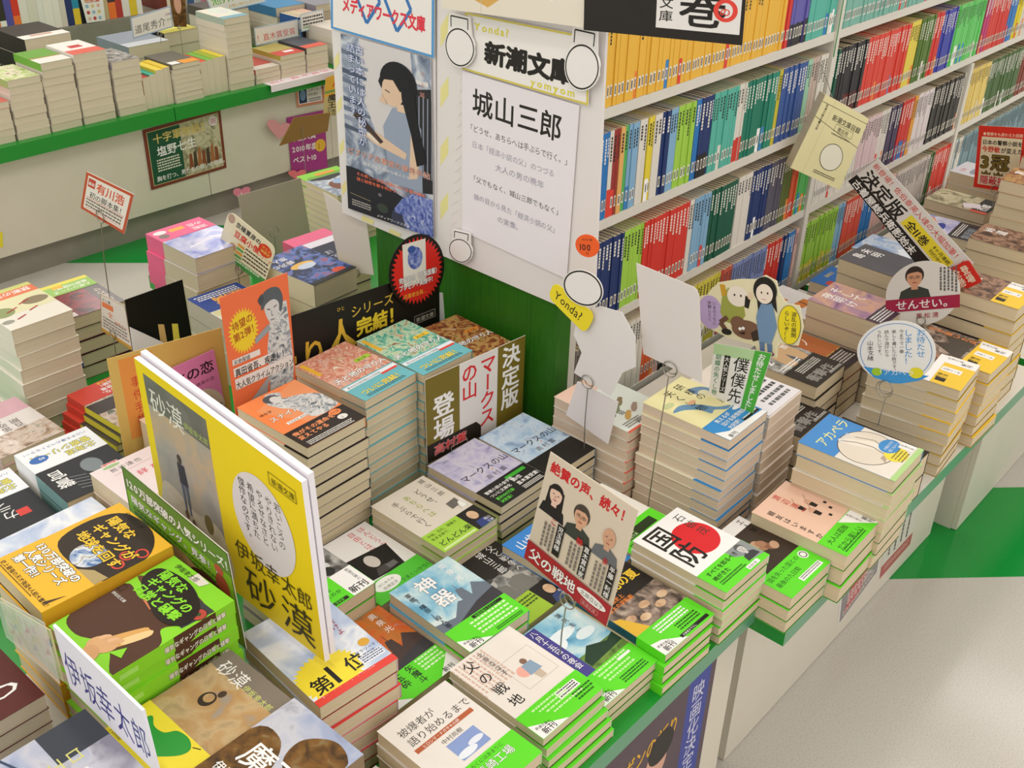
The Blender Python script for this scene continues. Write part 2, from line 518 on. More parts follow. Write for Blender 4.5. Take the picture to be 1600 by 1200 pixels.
# end panel of the gondola, the bookcase and its shelves
mb = MB(); mb.box(-0.0175, 0.0175, -0.2095, 0.2095, 0, 1.75, 'green_wood')
tag(mb.build('end_panel', None, (1.2175, 1.1545, TZ)), 'dark green stained wood end panel carrying the notice boards', 'panel')
bc = empty('bookcase', (2.4, 1.12, 0), 0, 'long white bookcase full of upright paperbacks behind the notice boards', 'bookcase')
ROWZ = (0.81, 0.62, 0.43, 1.0, 1.19)       # shelf tops; the spines stand on them
mb = MB(); mb.box(-1.16, 1.6, 0.0, 0.012, 0.1, 2.2, 'white_laminate'); mb.build('back_panel', bc)
for z in (0.43, 0.62, 0.81, 1.0, 1.19, 1.38):
    mb = MB(); mb.box(-1.16, 1.6, -0.12, 0.0, z - 0.0175, z, 'white_laminate'); mb.build('shelf', bc)
for px_, z0_, z1_ in ((1.31, 0.1, 2.2), (2.13, 0.1, 2.2), (2.955, 0.1, 0.79), (4.0, 0.1, 2.2)):
    mb = MB(); mb.box(px_ - 2.4 - 0.009, px_ - 2.4 + 0.009, -0.124, 0.0, z0_, z1_, 'white_laminate'); UPR = mb.build('upright', bc); UPRS = globals().setdefault('UPRS', []); UPRS.append(UPR)
mb = MB(); mb.box(-1.16, 1.6, -0.124, 0.0, 0, 0.1, 'cream_laminate'); mb.build('plinth', bc)
mb = MB(); mb.box(2.123 - 2.4, 2.1245 - 2.4, -0.1255, -0.1235, 0.95, 2.2, 'green_edge'); mb.build('edge_strip', UPRS[1])

def spine_book(mb, x, w, h, dep, y, z, col, ink, obi, rd, lab=True):
    """One upright paperback seen by its spine: cover, leaves and the print on the spine."""
    mb.box(x, x + w, y, y + dep, z, z + h, col, {'t': 'pages_cream'})
    mb.box(x, x + 0.0006, y, y + dep, z + h, z + h + 0.0006, col)
    mb.box(x + w - 0.0006, x + w, y, y + dep, z + h, z + h + 0.0006, col)
    q = y - 0.0002
    R = lambda x0, x1, z0, z1, k, o=0.0: mb.face([(x0, q - o, z0), (x1, q - o, z0), (x1, q - o, z1), (x0, q - o, z1)], k)
    c = x + w / 2
    t = z + h * 0.93
    for i in range(rd.randint(5, 9)):
        s = rd.uniform(0.003, 0.0052)
        R(c - w * 0.2, c + w * 0.2, t - s, t, ink)
        t -= s + 0.0014
    if obi:
        R(x, x + w, z, z + h * rd.uniform(0.27, 0.33), obi)
    if lab:
        zz = z + h * 0.1
        R(c - w * 0.27, c + w * 0.27, zz, zz + h * 0.13, '#efece2' if ink != '#f0ece0' else '#e9e4d4', 0.0002)
        R(c - w * 0.13, c + w * 0.13, zz + 0.003, zz + h * 0.13 - 0.003, '#4a463e', 0.0003)
INK_D, INK_L = '#2c2a26', '#f0ece0'
SHELF_MESH = {}
SHELF_N = [0]
STUFF = MB()
def shelf_row(row, z, xs, runs, where, single=True, y=1.0):
    """xs: where each run of like spines begins along the shelf; runs: (colour name, colour, ink, band)."""
    rd = random.Random(row + where)
    k = 0
    for (x0, x1), (cn, col, ink, obi) in zip(zip(xs, xs[1:]), runs):
        x = x0
        while x < x1 - 0.004:
            w = rd.choice((0.0092, 0.0104, 0.0118))
            if x + w > x1: w = max(0.006, x1 - x)
            k += 1
            y0 = y + rd.uniform(0, 0.003)
            has = obi if (obi and rd.random() < 0.8) else (rd.choice(('#e2453a', '#f08a3c', '#e8e4da', '#3f86c4', '#ffffff')) if rd.random() < 0.09 else None)
            if single:
                key = (col, ink, has, round(w, 4), rd.randint(0, 2))
                if key not in SHELF_MESH:
                    b2 = MB(); spine_book(b2, -w / 2, w - 0.0003, 0.148, 0.105, 0, 0, col, ink, has, random.Random(str(key)), cn not in ('white',))
                    SHELF_MESH[key] = b2.data('shelved_paperback')
                tag(link('shelved_paperback', SHELF_MESH[key], None, (x + w / 2, y0, z + 0.0004)),
                    '%s spine, number %d from the notice boards on the %s shelf' % (cn, k, row), 'book', 'upright paperbacks on the ' + row + ' shelf')
                SHELF_N[0] += 1
            else:
                spine_book(STUFF, x, w - 0.0003, 0.148 + rd.uniform(-0.001, 0.001), 0.105, y0, z + 0.0004, col, ink, has, rd)
            x += w
YEL, RED, TEAL, LIME, NAVY, WHT, DGR, LBL, BLK, PNK, PUR, OLV, LGR, BLU = ('#efbb45', '#d63a30', '#5bb7a4', '#a4d24e', '#24386c', '#e2ddd2', '#1c5c46', '#86b2d2', '#2b2a2c', '#e3b9b4', '#6660ac', '#5d6a2e', '#6ccf6c', '#2f78bd')
S = lambda c, n, i=None, o=None: (n, c, i or (INK_L if c in (RED, NAVY, DGR, BLK, PUR, OLV, BLU) else INK_D), o)
# bay beside the notice boards
shelf_row('uppermost', 1.0, [1.33] + [1.9052, 1.929, 1.9976] + [2.118],
          [S(YEL, 'yellow'), S(RED, 'red'), S(PUR, 'purple', None, BLK), S(TEAL, 'teal')], '')
shelf_row('second', 0.81, [1.33] + [1.384, 1.3943, 1.4117, 1.4258, 1.4364, 1.467, 1.4891, 1.5077, 1.5303, 1.5553, 1.5787, 1.6348, 1.6513, 1.6911, 1.7739, 1.7987, 1.8924, 1.9191, 1.9339, 2.0307, 2.0492, 2.084] + [2.118],
          [S(BLU, 'blue'), S(WHT, 'white'), S('#9c3a34', 'brick red'), S('#e8b068', 'tan'), S('#57b15c', 'green'), S(LBL, 'light blue'), S(WHT, 'white'), S('#e6d23e', 'bright yellow'), S(WHT, 'white'), S(NAVY, 'navy'), S(LBL, 'light blue'), S(LIME, 'lime'), S(BLU, 'blue', INK_L), S(NAVY, 'navy', None, BLK), S(TEAL, 'teal'), S(WHT, 'white', None, RED), S('#1f7a63', 'dark teal', INK_L), S('#2f8c74', 'sea green', INK_L), S('#cdbf3e', 'mustard'), S('#3d5c9c', 'slate blue', INK_L), S('#9fd0b4', 'mint'), S('#c7b3a8', 'greyish pink'), S(WHT, 'white')], '')
shelf_row('third', 0.62, [1.33] + [1.445, 1.5042, 1.6513, 1.6663, 1.7236, 1.8206, 1.8738, 1.944, 2.0013, 2.0387, 2.066] + [2.118],
          [S(NAVY, 'navy'), S(LIME, 'lime'), S(RED, 'red'), S(WHT, 'white'), S(LBL, 'light blue'), S(DGR, 'dark green'), S(WHT, 'white'), S(NAVY, 'navy'), S('#5a5866', 'grey', INK_L), S(OLV, 'olive'), S('#d8603a', 'orange'), S('#57b15c', 'green')], '')
shelf_row('fourth', 0.43, [1.33] + [1.4459, 1.5363, 1.5677, 1.5953, 1.6213, 1.6587, 1.7934, 1.8424, 1.9765, 2.042, 2.07, 2.1041] + [2.118],
          [S('#8c867e', 'grey'), S(WHT, 'white'), S('#e0653a', 'orange'), S(PNK, 'pink'), S(BLK, 'black'), S('#c8a23e', 'ochre'), S('#d8cc4e', 'pale yellow'), S('#c85a48', 'dull red'), S('#7f8fc0', 'bluish'), S(RED, 'red'), S(NAVY, 'navy'), S(BLU, 'blue'), S(PNK, 'pink')], '')
# bays past the white post, where no one could tell one copy from the next: one object
shelf_row('b', 1.0, [2.146, 2.6, 2.75, 3.9], [S('#7fb8a8', 'teal'), S('#3fa06a', 'green'), S('#78b8b0', 'teal')], 'x', False)
shelf_row('c', 0.81, [2.146] + [2.1671, 2.2966, 2.5132, 2.5688, 2.6516, 2.6962, 2.7806, 2.9732, 3.0166, 3.1519, 3.2132, 3.2615] + [3.9],
          [S(DGR, ''), S(BLK, '', None, '#6a2a28'), S('#e0483a', '', INK_L), S('#e8d44e', ''), S('#5a7a30', '', INK_L), S(RED, ''), S('#3f46a8', '', INK_L), S(LGR, ''), S('#c03a72', '', INK_L), S(RED, ''), S(BLU, ''), S('#e6d23e', ''), S(WHT, '')], 'x', False)
shelf_row('d', 0.62, [2.146] + [2.3441, 2.449, 2.4967, 2.5597, 2.6248, 2.647, 2.738, 2.9327] + [2.94],
          [S(WHT, ''), S('#dcc4c4', ''), S(WHT, ''), S('#4a3f5c', '', INK_L), S(RED, '', None, BLU), S('#e8a03a', ''), S('#e6dcdc', ''), S('#3a3733', '', INK_L), S(WHT, '')], 'x', False)
shelf_row('e', 0.62, [2.968] + [3.1138, 3.371] + [3.9], [S('#e8cf78', ''), S('#4c6a3a', '', INK_L), S('#8a4a3a', '', INK_L)], 'x', False)
shelf_row('f', 0.43, [2.146] + [2.3037, 2.3423, 2.4388, 2.4976, 2.6166, 2.8146, 2.8473, 2.9745, 3.0318] + [2.94],
          [S('#9ccc4a', '', None, '#e8d44e'), S(LBL, ''), S('#d8503e', '', INK_L, '#e0603a'), S(BLU, ''), S(PNK, ''), S('#dcd2cc', ''), S('#4a6a38', '', INK_L), S('#dd4030', '', INK_L), S(WHT, ''), S('#d8d0c4', '')], 'x', False)
shelf_row('g', 0.43, [2.968, 3.9], [S('#7f9aa0', '')], 'x', False)
tag(STUFF.build('shelved_paperbacks'), 'packed upright paperbacks filling the bookcase past the white post', 'books', None, 'stuff')
print('single shelved paperbacks', SHELF_N[0])

# ------------------------------------------------------------------ what is printed on covers and bands (units: mm, cover 105 x 150)
ART, BAND = {}, {}
GRN = '#62dc28'
K, WH = '#24201d', '#f4f1ee'
art('print_dusk', ['#8d6a4a', '#c8742e', '#d2602c', '#b9b09c'], 30, seed=1)
art('print_sea', ['#4f93b4', '#86bcd4', '#bfd8dc', '#dfe6e2'], 26, stretch=(1, 1, 1), seed=2)
art('print_haze', ['#8a88a8', '#b9b4d2', '#cfcad8', '#a6a4c6'], 45, detail=8, seed=3)
art('print_haze_blue', ['#7f94b4', '#a9c2da', '#c6d4e0', '#93a6c8'], 45, detail=8, seed=4)
art('print_grey_photo', ['#2f2e2c', '#6d6b68', '#a09d98', '#c9c6c0'], 60, detail=7, seed=5)
art('print_sand', ['#a08a66', '#c2a67c', '#b7905e', '#9d968e'], 30, detail=6, seed=6)
art('print_storm', ['#8b94b0', '#a3acc6', '#c3c3cc', '#8a8798'], 22, seed=7)
art('print_rust', ['#2e2014', '#5c4020', '#7a5426', '#8a7a58'], 60, detail=8, seed=8)
art('print_cloud', ['#9db2da', '#c3cfe6', '#eef0f4', '#b3c3e2'], 18, seed=9)
art('print_manga', ['#3a3e44', '#a7acb2', '#e4e2de', '#7c8187'], 75, detail=3, dist=1.6, seed=10)
art('print_orchid', ['#7a3f74', '#e7b8a0', '#c86e54', '#efe0c8'], 48, dist=2.0, seed=11)
art('print_jade', ['#1f5a4c', '#5fb39c', '#c9d9b4', '#7a4a2c'], 44, dist=2.0, seed=12)
art('print_autumn', ['#3a2c20', '#8c4a2c', '#c49a5a', '#6c6a3c'], 44, dist=2.0, seed=13)
art('print_earth', ['#24406e', '#4f78b0', '#dfe4ea', '#8a7a52'], 60, detail=5, seed=14)
art('print_night', ['#131626', '#22305c', '#5c7ac0', '#a84a4a'], 40, dist=1.4, seed=15)
art('print_figure', ['#b78f6c', '#d8b490', '#e6d0b4'], 40, seed=16)
art('print_crimson', ['#2c1216', '#5c2028', '#8a2c30', '#3c1a1e'], 26, 0.14, seed=17)
art('print_romance', ['#4c4038', '#b49a84', '#d8c8bc', '#6e7464'], 40, 0.14, dist=1.6, seed=18)
art('print_lavender', ['#6a70c0', '#9aa2dc', '#d9d8ee', '#8a94d4'], 18, 0.12, seed=19)
art('print_field', ['#3f5f2c', '#6f8f3e', '#8ea64e'], 60, seed=20)
art('print_troops', ['#2a241f', '#5e5048', '#9a8678', '#c8b8a8'], 70, detail=7, seed=21)
art('print_hydrangea', ['#2e3a7a', '#5668b4', '#8c9ad0', '#c2c8e4'], 130, detail=4, seed=22)
art('print_ink_wash', ['#5d6a80', '#8b97ab', '#b8c0cc', '#d9dce0'], 26, detail=5, dist=1.8, seed=23)
art('print_meadow_fresco', ['#5c5a4a', '#a59c7c', '#cfc7a8', '#7d6a4c'], 34, detail=6, seed=24)
art('print_pastel', ['#d8cfe4', '#e9dcc8', '#cfe0d4', '#e6c8cc'], 16, seed=25)
art('print_brown_photo', ['#2c211a', '#6a4a38', '#a8826a', '#3c3430'], 50, detail=6, seed=26)
art('print_desert', ['#8e8a86', '#a8a29a', '#c2a98a', '#9aa0b0'], 14, seed=30)
art('print_slate', ['#5c5a58', '#6e6a66', '#7c7874'], 20, seed=31)
art('print_sand_pale', ['#c4b8aa', '#d6c9b8', '#b8a890'], 24, seed=32)
art('print_rain_blue', ['#5f86b8', '#8fa8cc', '#c9d2dc', '#6d7fb0'], 30, seed=27)
art('print_purple_hill', ['#7f5a7c', '#b08aa2', '#d2a48c', '#8d6c8c'], 24, seed=28)
art('print_grass_art', ['#8aa24c', '#c4cf8a', '#e6e0c8', '#9c6a4c'], 40, seed=29)
def shinkan(c, words=True, tri=None):
    """White corner of the green new-release band."""
    c.poly([(0, 0), (tri or 48, 0), (0, 24)], WH) if tri else c.poly([(0, 0), (47, 0), (18, 20), (0, 24)], WH)
    if words:
        c.text('新刊', 7, 2.5, 10, K, b=0.03)
        c.text('新潮文庫の', 3.5, 13.5, 4.4, K, b=0.01, rot=-0.12)
def person_head(c, x, y, s, skin, hair, coat, bald=False, glasses=False, long=False):
    """A small portrait photograph: shoulders, head, hair, features."""
    c.poly([(x - 1.5 * s, y - 2.4 * s), (x + 1.5 * s, y - 2.4 * s), (x + 1.25 * s, y - 1.35 * s), (x + 0.4 * s, y - 0.95 * s), (x - 0.4 * s, y - 0.95 * s), (x - 1.25 * s, y - 1.35 * s)], coat)
    if long: c.poly([(x - 0.9 * s, y + 0.6 * s), (x + 0.9 * s, y + 0.6 * s), (x + 1.05 * s, y - 1.7 * s), (x - 1.05 * s, y - 1.7 * s)], hair)
    c.poly([(x - 0.32 * s, y - 0.6 * s), (x + 0.32 * s, y - 0.6 * s), (x + 0.3 * s, y - 1.25 * s), (x - 0.3 * s, y - 1.25 * s)], skin)
    if not bald: c.ell(x, y + 0.22 * s, 0.86 * s, 0.95 * s, hair)
    c.ell(x, y, 0.7 * s, 0.95 * s, skin)
    if not bald: c.poly([(x - 0.72 * s, y + 0.35 * s), (x - 0.3 * s, y + 0.95 * s), (x + 0.5 * s, y + 0.95 * s), (x + 0.74 * s, y + 0.3 * s), (x + 0.3 * s, y + 0.58 * s), (x - 0.35 * s, y + 0.5 * s)], hair)
    for q in (-0.28, 0.28):
        c.ell(x + q * s, y + 0.05 * s, 0.11 * s, 0.05 * s, K)
        if glasses: c.ring(x + q * s, y + 0.03 * s, 0.23 * s, 0.17 * s, 0.04 * s, '#3a3230', 14)
    c.poly([(x - 0.07 * s, y - 0.05 * s), (x + 0.07 * s, y - 0.05 * s), (x + 0.1 * s, y - 0.28 * s), (x - 0.1 * s, y - 0.28 * s)], '#c98f74')
    c.poly([(x - 0.25 * s, y - 0.47 * s), (x + 0.25 * s, y - 0.47 * s), (x + 0.14 * s, y - 0.57 * s), (x - 0.14 * s, y - 0.57 * s)], '#a8524a')

def _(c):
    c.ell(66, 92, 35, 33, '#d8262c', 40)
    c.cols(['国防'], 31, 147, 45, K, b=0.03)
    c.cols(['石破茂'], 86, 142, 17, '#3a3634', gap=1.15)
ART['kokubo'] = _
def _(c):
    c.poly([(105, 45), (66, 45), (68, 30), (78, 24), (80, 12), (105, 8)], '#8f9494'); person_head(c, 88, 34, 9, '#c9c9c6', '#5c5c5c', '#3c3d3f')
    c.rows(['すべてを知るべき', '時がきた'], 9, 32, 8.6, K, b=0.02, step=1.3)
    c.greek(10, 15, 52, 2, 4, '#2f6a1c'); c.rect(60, 2, 26, 7, WH); c.text('新潮文庫', 62, 3.4, 4.6, K)
BAND['kokubo'] = _
def _(c):
    c.rect(0, 95, 105, 55, '#221d18'); c.rect(0, 45, 105, 52, 'print_troops')
    for x, y in ((20, 70), (38, 60), (55, 76), (72, 62), (88, 72)): c.ell(x, y, 9, 6, 'print_figure')
    c.text('佐賀北の夏', 4, 118, 19, '#f2c93a', b=0.04, out=K); c.rows(['甲子園史上', '最大の逆転劇'], 8, 104, 8.2, '#f08a3c', b=0.02, step=1.15)
    c.poly([(0, 45), (28, 45), (10, 80), (0, 84)], '#e6b83c')
ART['kita'] = _
def _(c):
    shinkan(c, True); c.greek(26, 38, 60, 3, 5.2, WH); c.greek(50, 22, 40, 3, 4.6, '#1f4a14'); c.rect(40, 3, 58, 5.5, K); c.text('文庫書き下ろし', 44, 4, 4, WH)
BAND['kita'] = _
def _(c):
    c.rect(0, 60, 105, 90, 'print_sea'); c.ell(30, 105, 22, 12, '#e8eff0'); c.ell(52, 114, 26, 9, '#e3ecee'); c.ell(80, 96, 16, 8, '#dfe9ec')
    c.rect(0, 42, 105, 30, 'print_field'); c.poly([(40, 64), (62, 80), (88, 68), (105, 74), (105, 56), (40, 52)], '#26402c')
    c.rect(20, 40, 19, 108, '#4b4590'); c.cols(['八月十五日の夜会'], 29.5, 146, 10.8, WH, b=0.015); c.cols(['蓮見圭一'], 78, 145, 9, K, gap=1.3)
ART['aug'] = _
def _(c):
    shinkan(c, True, 40)
    for i in range(4): c.greek(30 + i * 2, 40 - i * 6.4, 62 - i * 5, 1, 5.6, '#c9f2a8', seed=i + 3)
    c.greek(48, 14, 44, 3, 4, '#1f5a18'); c.rect(70, 34, 24, 4, WH)
BAND['aug'] = _
def _(c):
    c.greek(48, 146, 55, 9, 6.2, '#d9b8a8', 7, True); c.frame(44, 60, 52, 52, 0.5, '#b9a89c')
    c.ell(60, 84, 9, 9, '#f0b0a0'); c.ell(72, 96, 4.5, 5, '#8a6a58'); c.poly([(64, 92), (80, 92), (82, 74), (62, 74)], '#8fa6bc'); c.poly([(66, 74), (78, 74), (77, 62), (68, 62)], '#c9b8a4')
    c.cols(['父の戦地'], 21, 144, 18.5, K, b=0.01, gap=1.33); c.cols(['北原亞以子'], 43, 144, 9, '#4a4440', gap=1.1)
ART['chichi'] = _
def _(c):
    shinkan(c, True, 44); c.rect(58, 23, 34, 12, WH); c.greek(60, 32, 30, 3, 3.4, K, 4)
    for i in range(4): c.greek(20 + i * 6, 34 - i * 6, 46, 1, 5, '#cdf4ae', seed=i)
    for i in range(3): c.greek(72, 18 - i * 5, 28, 1, 4.6, '#1f5a18', seed=i + 9)
BAND['chichi'] = _
def _(c):
    c.rows(['被爆者が', '語り始めるまで'], 12, 122, 13, '#3a3430', b=0.005, step=1.25)
    c.rect(10, 94, 86, 6.5, '#b8603c'); c.text('ヒロシマ・ナガサキの絆', 20, 95.2, 5, WH); c.text('中村尚樹', 38, 83, 7.5, '#4a4440')
    c.rect(38, 52, 42, 28, '#8a9fd0'); c.ell(50, 58, 14, 5, '#e8ecf4'); c.ell(68, 64, 11, 4, '#e4e8f2')
ART['hibaku'] = _
def _(c):
    c.text('残しておくにはあまりに', 18, 37, 6, '#1f4a14'); c.rows(['三菱長崎工場', '6294人の'], 10, 23, 13, WH, b=0.01, step=1.35, out='#2f8a20'); c.rect(2, 3, 40, 4, WH)
BAND['hibaku'] = _
def _(c): c.greek(62, 140, 30, 6, 5, '#b9b4b0'); c.rect(40, 58, 14, 5, '#e0cf5a')
ART['ruled'] = _
def _(c):
    c.rect(0, 0, 105, 150, 'print_cloud'); c.burst(36, 33, 36, 42, 34, '#f2dc3c', 0.8); c.text('第', 8, 15, 25, K, b=0.03); c.text('1', 34, 15, 40, K, b=0.045, sx=1.0); c.text('位', 55, 19, 25, K, b=0.03)
    c.rect(0, 0, 105, 10.5, '#e2483c'); c.text('［おすすめ文庫王国］', 5, 2.2, 8, WH, b=0.02); c.text('新潮文庫', 84, 3, 4.4, '#5c1a14')
    c.rows(['サラリーマン', '大賞受賞'], 74, 34, 5.6, '#3c4a7c', step=1.3); c.rect(72, 17, 30, 12, '#eef0f4'); c.greek(74, 26, 26, 3, 3.4, '#3c4a7c'); c.ell(93, 46, 7, 6, '#e0aa3c'); c.cols(['に続けよ'], 84, 112, 10, '#b0303c')
ART['first'] = _
def ship(bg, land):
    def f(c):
        c.rect(0, 0, 105, 150, bg); c.poly([(0, 45), (105, 45), (105, 78), (90, 92), (72, 68), (52, 76), (30, 56), (0, 62)], land)
        c.poly([(26, 45), (105, 45), (105, 66), (70, 60)], '#3c3a3e'); c.poly([(58, 66), (76, 66), (74, 92), (64, 94), (60, 82)], land); c.line([(68, 90), (68, 104)], 1, land)
        c.cols(['神器'], 44, 142, 30, WH, b=0.03, gap=1.1, out='#6d6a70', ow=0.03); c.cols(['奥泉光'], 84, 145, 12, WH, gap=1.3); c.cols(['軍艦「橿原」殺人事件'], 13, 132, 9.4, '#262a3a', b=0.01)
    return f
ART['jinki_o'] = ship('print_dusk', '#4b3a36'); ART['jinki_b'] = ship('print_sea', '#6a7480')
def _(c):
    c.cols(['玉砕'], 34, 42, 13, K, b=0.03); c.cols(['矢魔斗'], 54, 44, 12, K, b=0.03); c.greek(66, 40, 34, 4, 6, '#d9f6c0'); c.poly([(0, 0), (24, 0), (0, 20)], WH)
    c.poly([(72, 0), (105, 0), (105, 26)], WH); c.text('新刊', 80, 2, 8.5, K, b=0.03)
BAND['jinki'] = _
def _(c):
    shinkan(c, True, 40); c.rect(44, 38, 52, 5.5, K); c.text('本格巨編ミステリー', 48, 39, 4.3, GRN)
    for i in range(4): c.greek(34, 33 - i * 7, 62, 1, 6.4, '#d9f6c0', seed=i)
    c.greek(52, 6, 46, 2, 3, '#1f5a18')
BAND['jinki_b'] = _
def _(c):
    c.rect(0, 45, 105, 50, 'print_grey_photo')
    for x in (30, 64):
        c.ell(x, 88, 8, 10, '#b9b4ac'); c.ell(x, 95, 10, 5, '#4a4844'); c.poly([(x - 18, 46), (x + 18, 46), (x + 15, 74), (x, 80), (x - 15, 74)], '#7a7770')
    c.rect(20, 98, 8, 44, '#e88a2c'); c.cols(['父と戦争へ', '城山三郎'], 86, 148, 14, WH, b=0.0, step=1.5)
ART['kuro'] = _
def _(c):
    c.rect(58, 0, 47, 45, '#241f1d'); c.ell(80, 26, 8, 10, 'print_figure'); c.poly([(66, 0), (100, 0), (94, 16), (72, 14)], '#3c4a78'); c.greek(8, 36, 46, 3, 6, '#3f5a14'); c.rows(['名著', '復刊'], 84, 12, 6, WH)
BAND['kuro'] = _
def _(c): c.rows(['山歩きの', 'オキテ'], 10, 122, 20, WH, b=0.01, step=1.3); c.text('アウトドア派に贈る', 14, 104, 5, '#e0605a'); c.ell(70, 50, 26, 30, '#5ca0de')
ART['yama'] = _
def _(c): c.text('帝国の', 20, 118, 14, K)
ART['green2'] = _
def _(c): c.rect(14, 34, 74, 16, '#2a3a1c'); c.rows(['特別編集', '新潮文庫'], 20, 43, 6, '#c9f2a8', step=1.2); c.greek(12, 26, 70, 4, 5, '#1f5a18')
BAND['green2'] = _
def _(c):
    c.rect(0, 0, 105, 150, 'print_grey_photo'); c.ell(48, 72, 40, 17, '#d0ceca'); c.ell(48, 84, 26, 13, '#3c3c3e'); c.ell(20, 60, 9, 9, '#2c2b2a'); c.ell(78, 60, 9, 9, '#2c2b2a')
ART['car'] = _
def _(c):
    c.rect(70, 0, 35, 50, WH); c.text('新刊', 72, 5, 14, K, b=0.04); c.cols(['新潮文庫の'], 96, 48, 6, K); c.rows(['出現した', '日本人の心を', 'どう付けたのか'], 8, 38, 8.2, '#1c4a18', b=0.01, step=1.25); c.rect(4, 2, 60, 6, K); c.text('ノンフィクション賞受賞', 7, 3.2, 4.6, GRN)
BAND['car'] = _
def _(c):
    c.cols(['ほんとうの', '自由とは何か'], 88, 146, 12, '#d83a50', step=1.5); c.poly([(14, 46), (82, 40), (92, 92), (24, 100)], '#1f1c1b'); c.ell(52, 76, 10, 14, '#cfc6bc'); c.poly([(38, 46), (70, 46), (62, 60), (46, 60)], '#4a4644'); c.rect(60, 48, 16, 10, '#6c6a68')
ART['shirasu'] = _
def _(c): c.ell(36, 27, 22, 13, WH); c.text('はじめての', 22, 28, 5.6, K); c.text('白洲正子', 24, 19, 6.4, K); c.rows(['うまくいかない', '日のために'], 52, 14, 8, '#1c5a20', step=1.25)
BAND['shirasu'] = _
def _(c):
    c.cols(['どうせ、', 'あちらへは', '手ぶらで行く'], 70, 132, 12.4, '#3b3531', step=1.75, gap=1.05); c.cols(['どうせ、'], 70, 132, 12.4, '#3b3531', gap=1.05); c.cols(['城山三郎'], 92, 146, 11, '#4a4440', gap=1.25)
    c.cols(['あちらへは'], 70 - 12.4 * 1.75, 132, 12.4, '#a2b03a', gap=1.05); c.poly([(78, 76), (98, 78), (97, 62), (77, 60)], '#6b6660'); c.poly([(92, 66), (104, 72), (100, 52), (88, 50)], '#eeeae2'); c.frame(88, 52, 12, 17, 0.6, '#8a857c')
ART['douse'] = _
def _(c):
    c.rect(68, 0, 37, 46, '#241f1d'); c.ell(86, 30, 8, 10, 'print_figure'); c.poly([(74, 0), (100, 0), (94, 16), (78, 16)], '#34427a'); c.rows(['城山', '三郎'], 90, 9, 6, WH)
    c.rows(['不快、忘れ、頭掻き…', '気まま旅で、'], 5, 36, 6.2, '#2f4a10', step=1.3); c.text('どんどん楽', 6, 11, 12.4, K, b=0.01); c.rect(3, 2, 62, 4, '#d4e6a0')
BAND['douse'] = _
def mk(bg):
    def f(c):
        c.rect(0, 0, 105, 150, bg); c.text('マークスの山', 6, 78, 16.4, '#241f2a', b=0.015); c.text('高村薫', 38, 58, 12, '#34303c', gap=1.25); c.ell(62, 74, 1.6, 1.6, '#e09a5a')
    return f
ART['marks'] = mk('print_haze'); ART['marks2'] = mk('print_haze_blue')
def _(c):
    c.rect(56, 38, 42, 7, '#3fae2e'); c.rows(['第1位', '直木賞受賞作'], 58, 28, 9, WH, b=0.03, step=1.25); c.rows(['警察小説の金字塔', 'ついに文庫化'], 6, 34, 7.4, WH, b=0.02, step=1.35); c.rows(['累計100万部', '決定版！'], 8, 14, 7, '#6be04a', b=0.02)
    c.greek(58, 10, 40, 3, 3, '#e8e4dc')
BAND['marks'] = _
def _(c):
    c.poly([(10, 120), (105, 150), (105, 60), (70, 48), (44, 50)], '#ef9a68'); c.blob([(34, 128), (48, 146), (66, 138), (60, 122), (84, 112), (105, 92), (105, 56), (60, 52), (52, 86), (40, 104)], 'print_manga'); c.ell(46, 132, 12, 11, '#55595e'); c.ell(50, 126, 8, 10, '#dcdad6')
    c.text('神永学', 6, 104, 7, K); c.text('スナイパーズ', 8, 82, 13, WH, b=0.03, out=K); c.text('アイ', 62, 68, 13, WH, b=0.03, out=K); c.rect(20, 62, 40, 6, WH); c.text('天命探偵 真田省吾2', 22, 63, 4.6, K)
ART['sniper'] = _
def _(c):
    c.rows(['俺がその運命を', '変えてやる'], 6, 32, 10.4, '#f59a64', b=0.04, step=1.15); c.greek(8, 10, 78, 3, 3.6, '#e8e4dc'); c.ell(84, 40, 10, 7, '#f08a4e'); c.text('大人気', 76, 38, 5, K); c.ell(84, 24, 8, 6, '#e9e5e0'); c.text('2', 81, 21, 7, K)
BAND['sniper'] = _
def mori(bg, t2):
    def f(c):
        c.rect(0, 0, 105, 150, bg); c.ell(52, 96, 22, 26, 'print_figure'); c.blob([(20, 70), (60, 52), (96, 90), (84, 132), (66, 110), (40, 126)], bg); c.rect(4, 100, 8, 44, '#e6b23a')
        c.text('天と地の', 4, 62, 15, WH, b=0.04, out=K, shear=0.15); c.text('守り人', 64, 62, 14, WH, b=0.04, out=K, shear=0.15); c.rect(70, 88, 30, 9, t2); c.text('第三部', 74, 89.5, 6, K)
    return f
ART['mori1'] = mori('print_orchid', '#a8cc3a'); ART['mori2'] = mori('print_jade', '#f0c83a'); ART['mori3'] = mori('print_autumn', '#e08a3a')
def _(c): c.rect(0, 38, 105, 9, '#e9edf0'); c.text('累計150万部突破の大河物語', 6, 39.8, 5.4, K); c.text('ついに完結！', 10, 12, 14, '#f4dc48', b=0.05, out='#2a6a80'); c.rect(70, 34, 32, 5, '#e04a40'); c.greek(12, 8, 76, 2, 3.4, '#214a5a')
BAND['mori'] = _
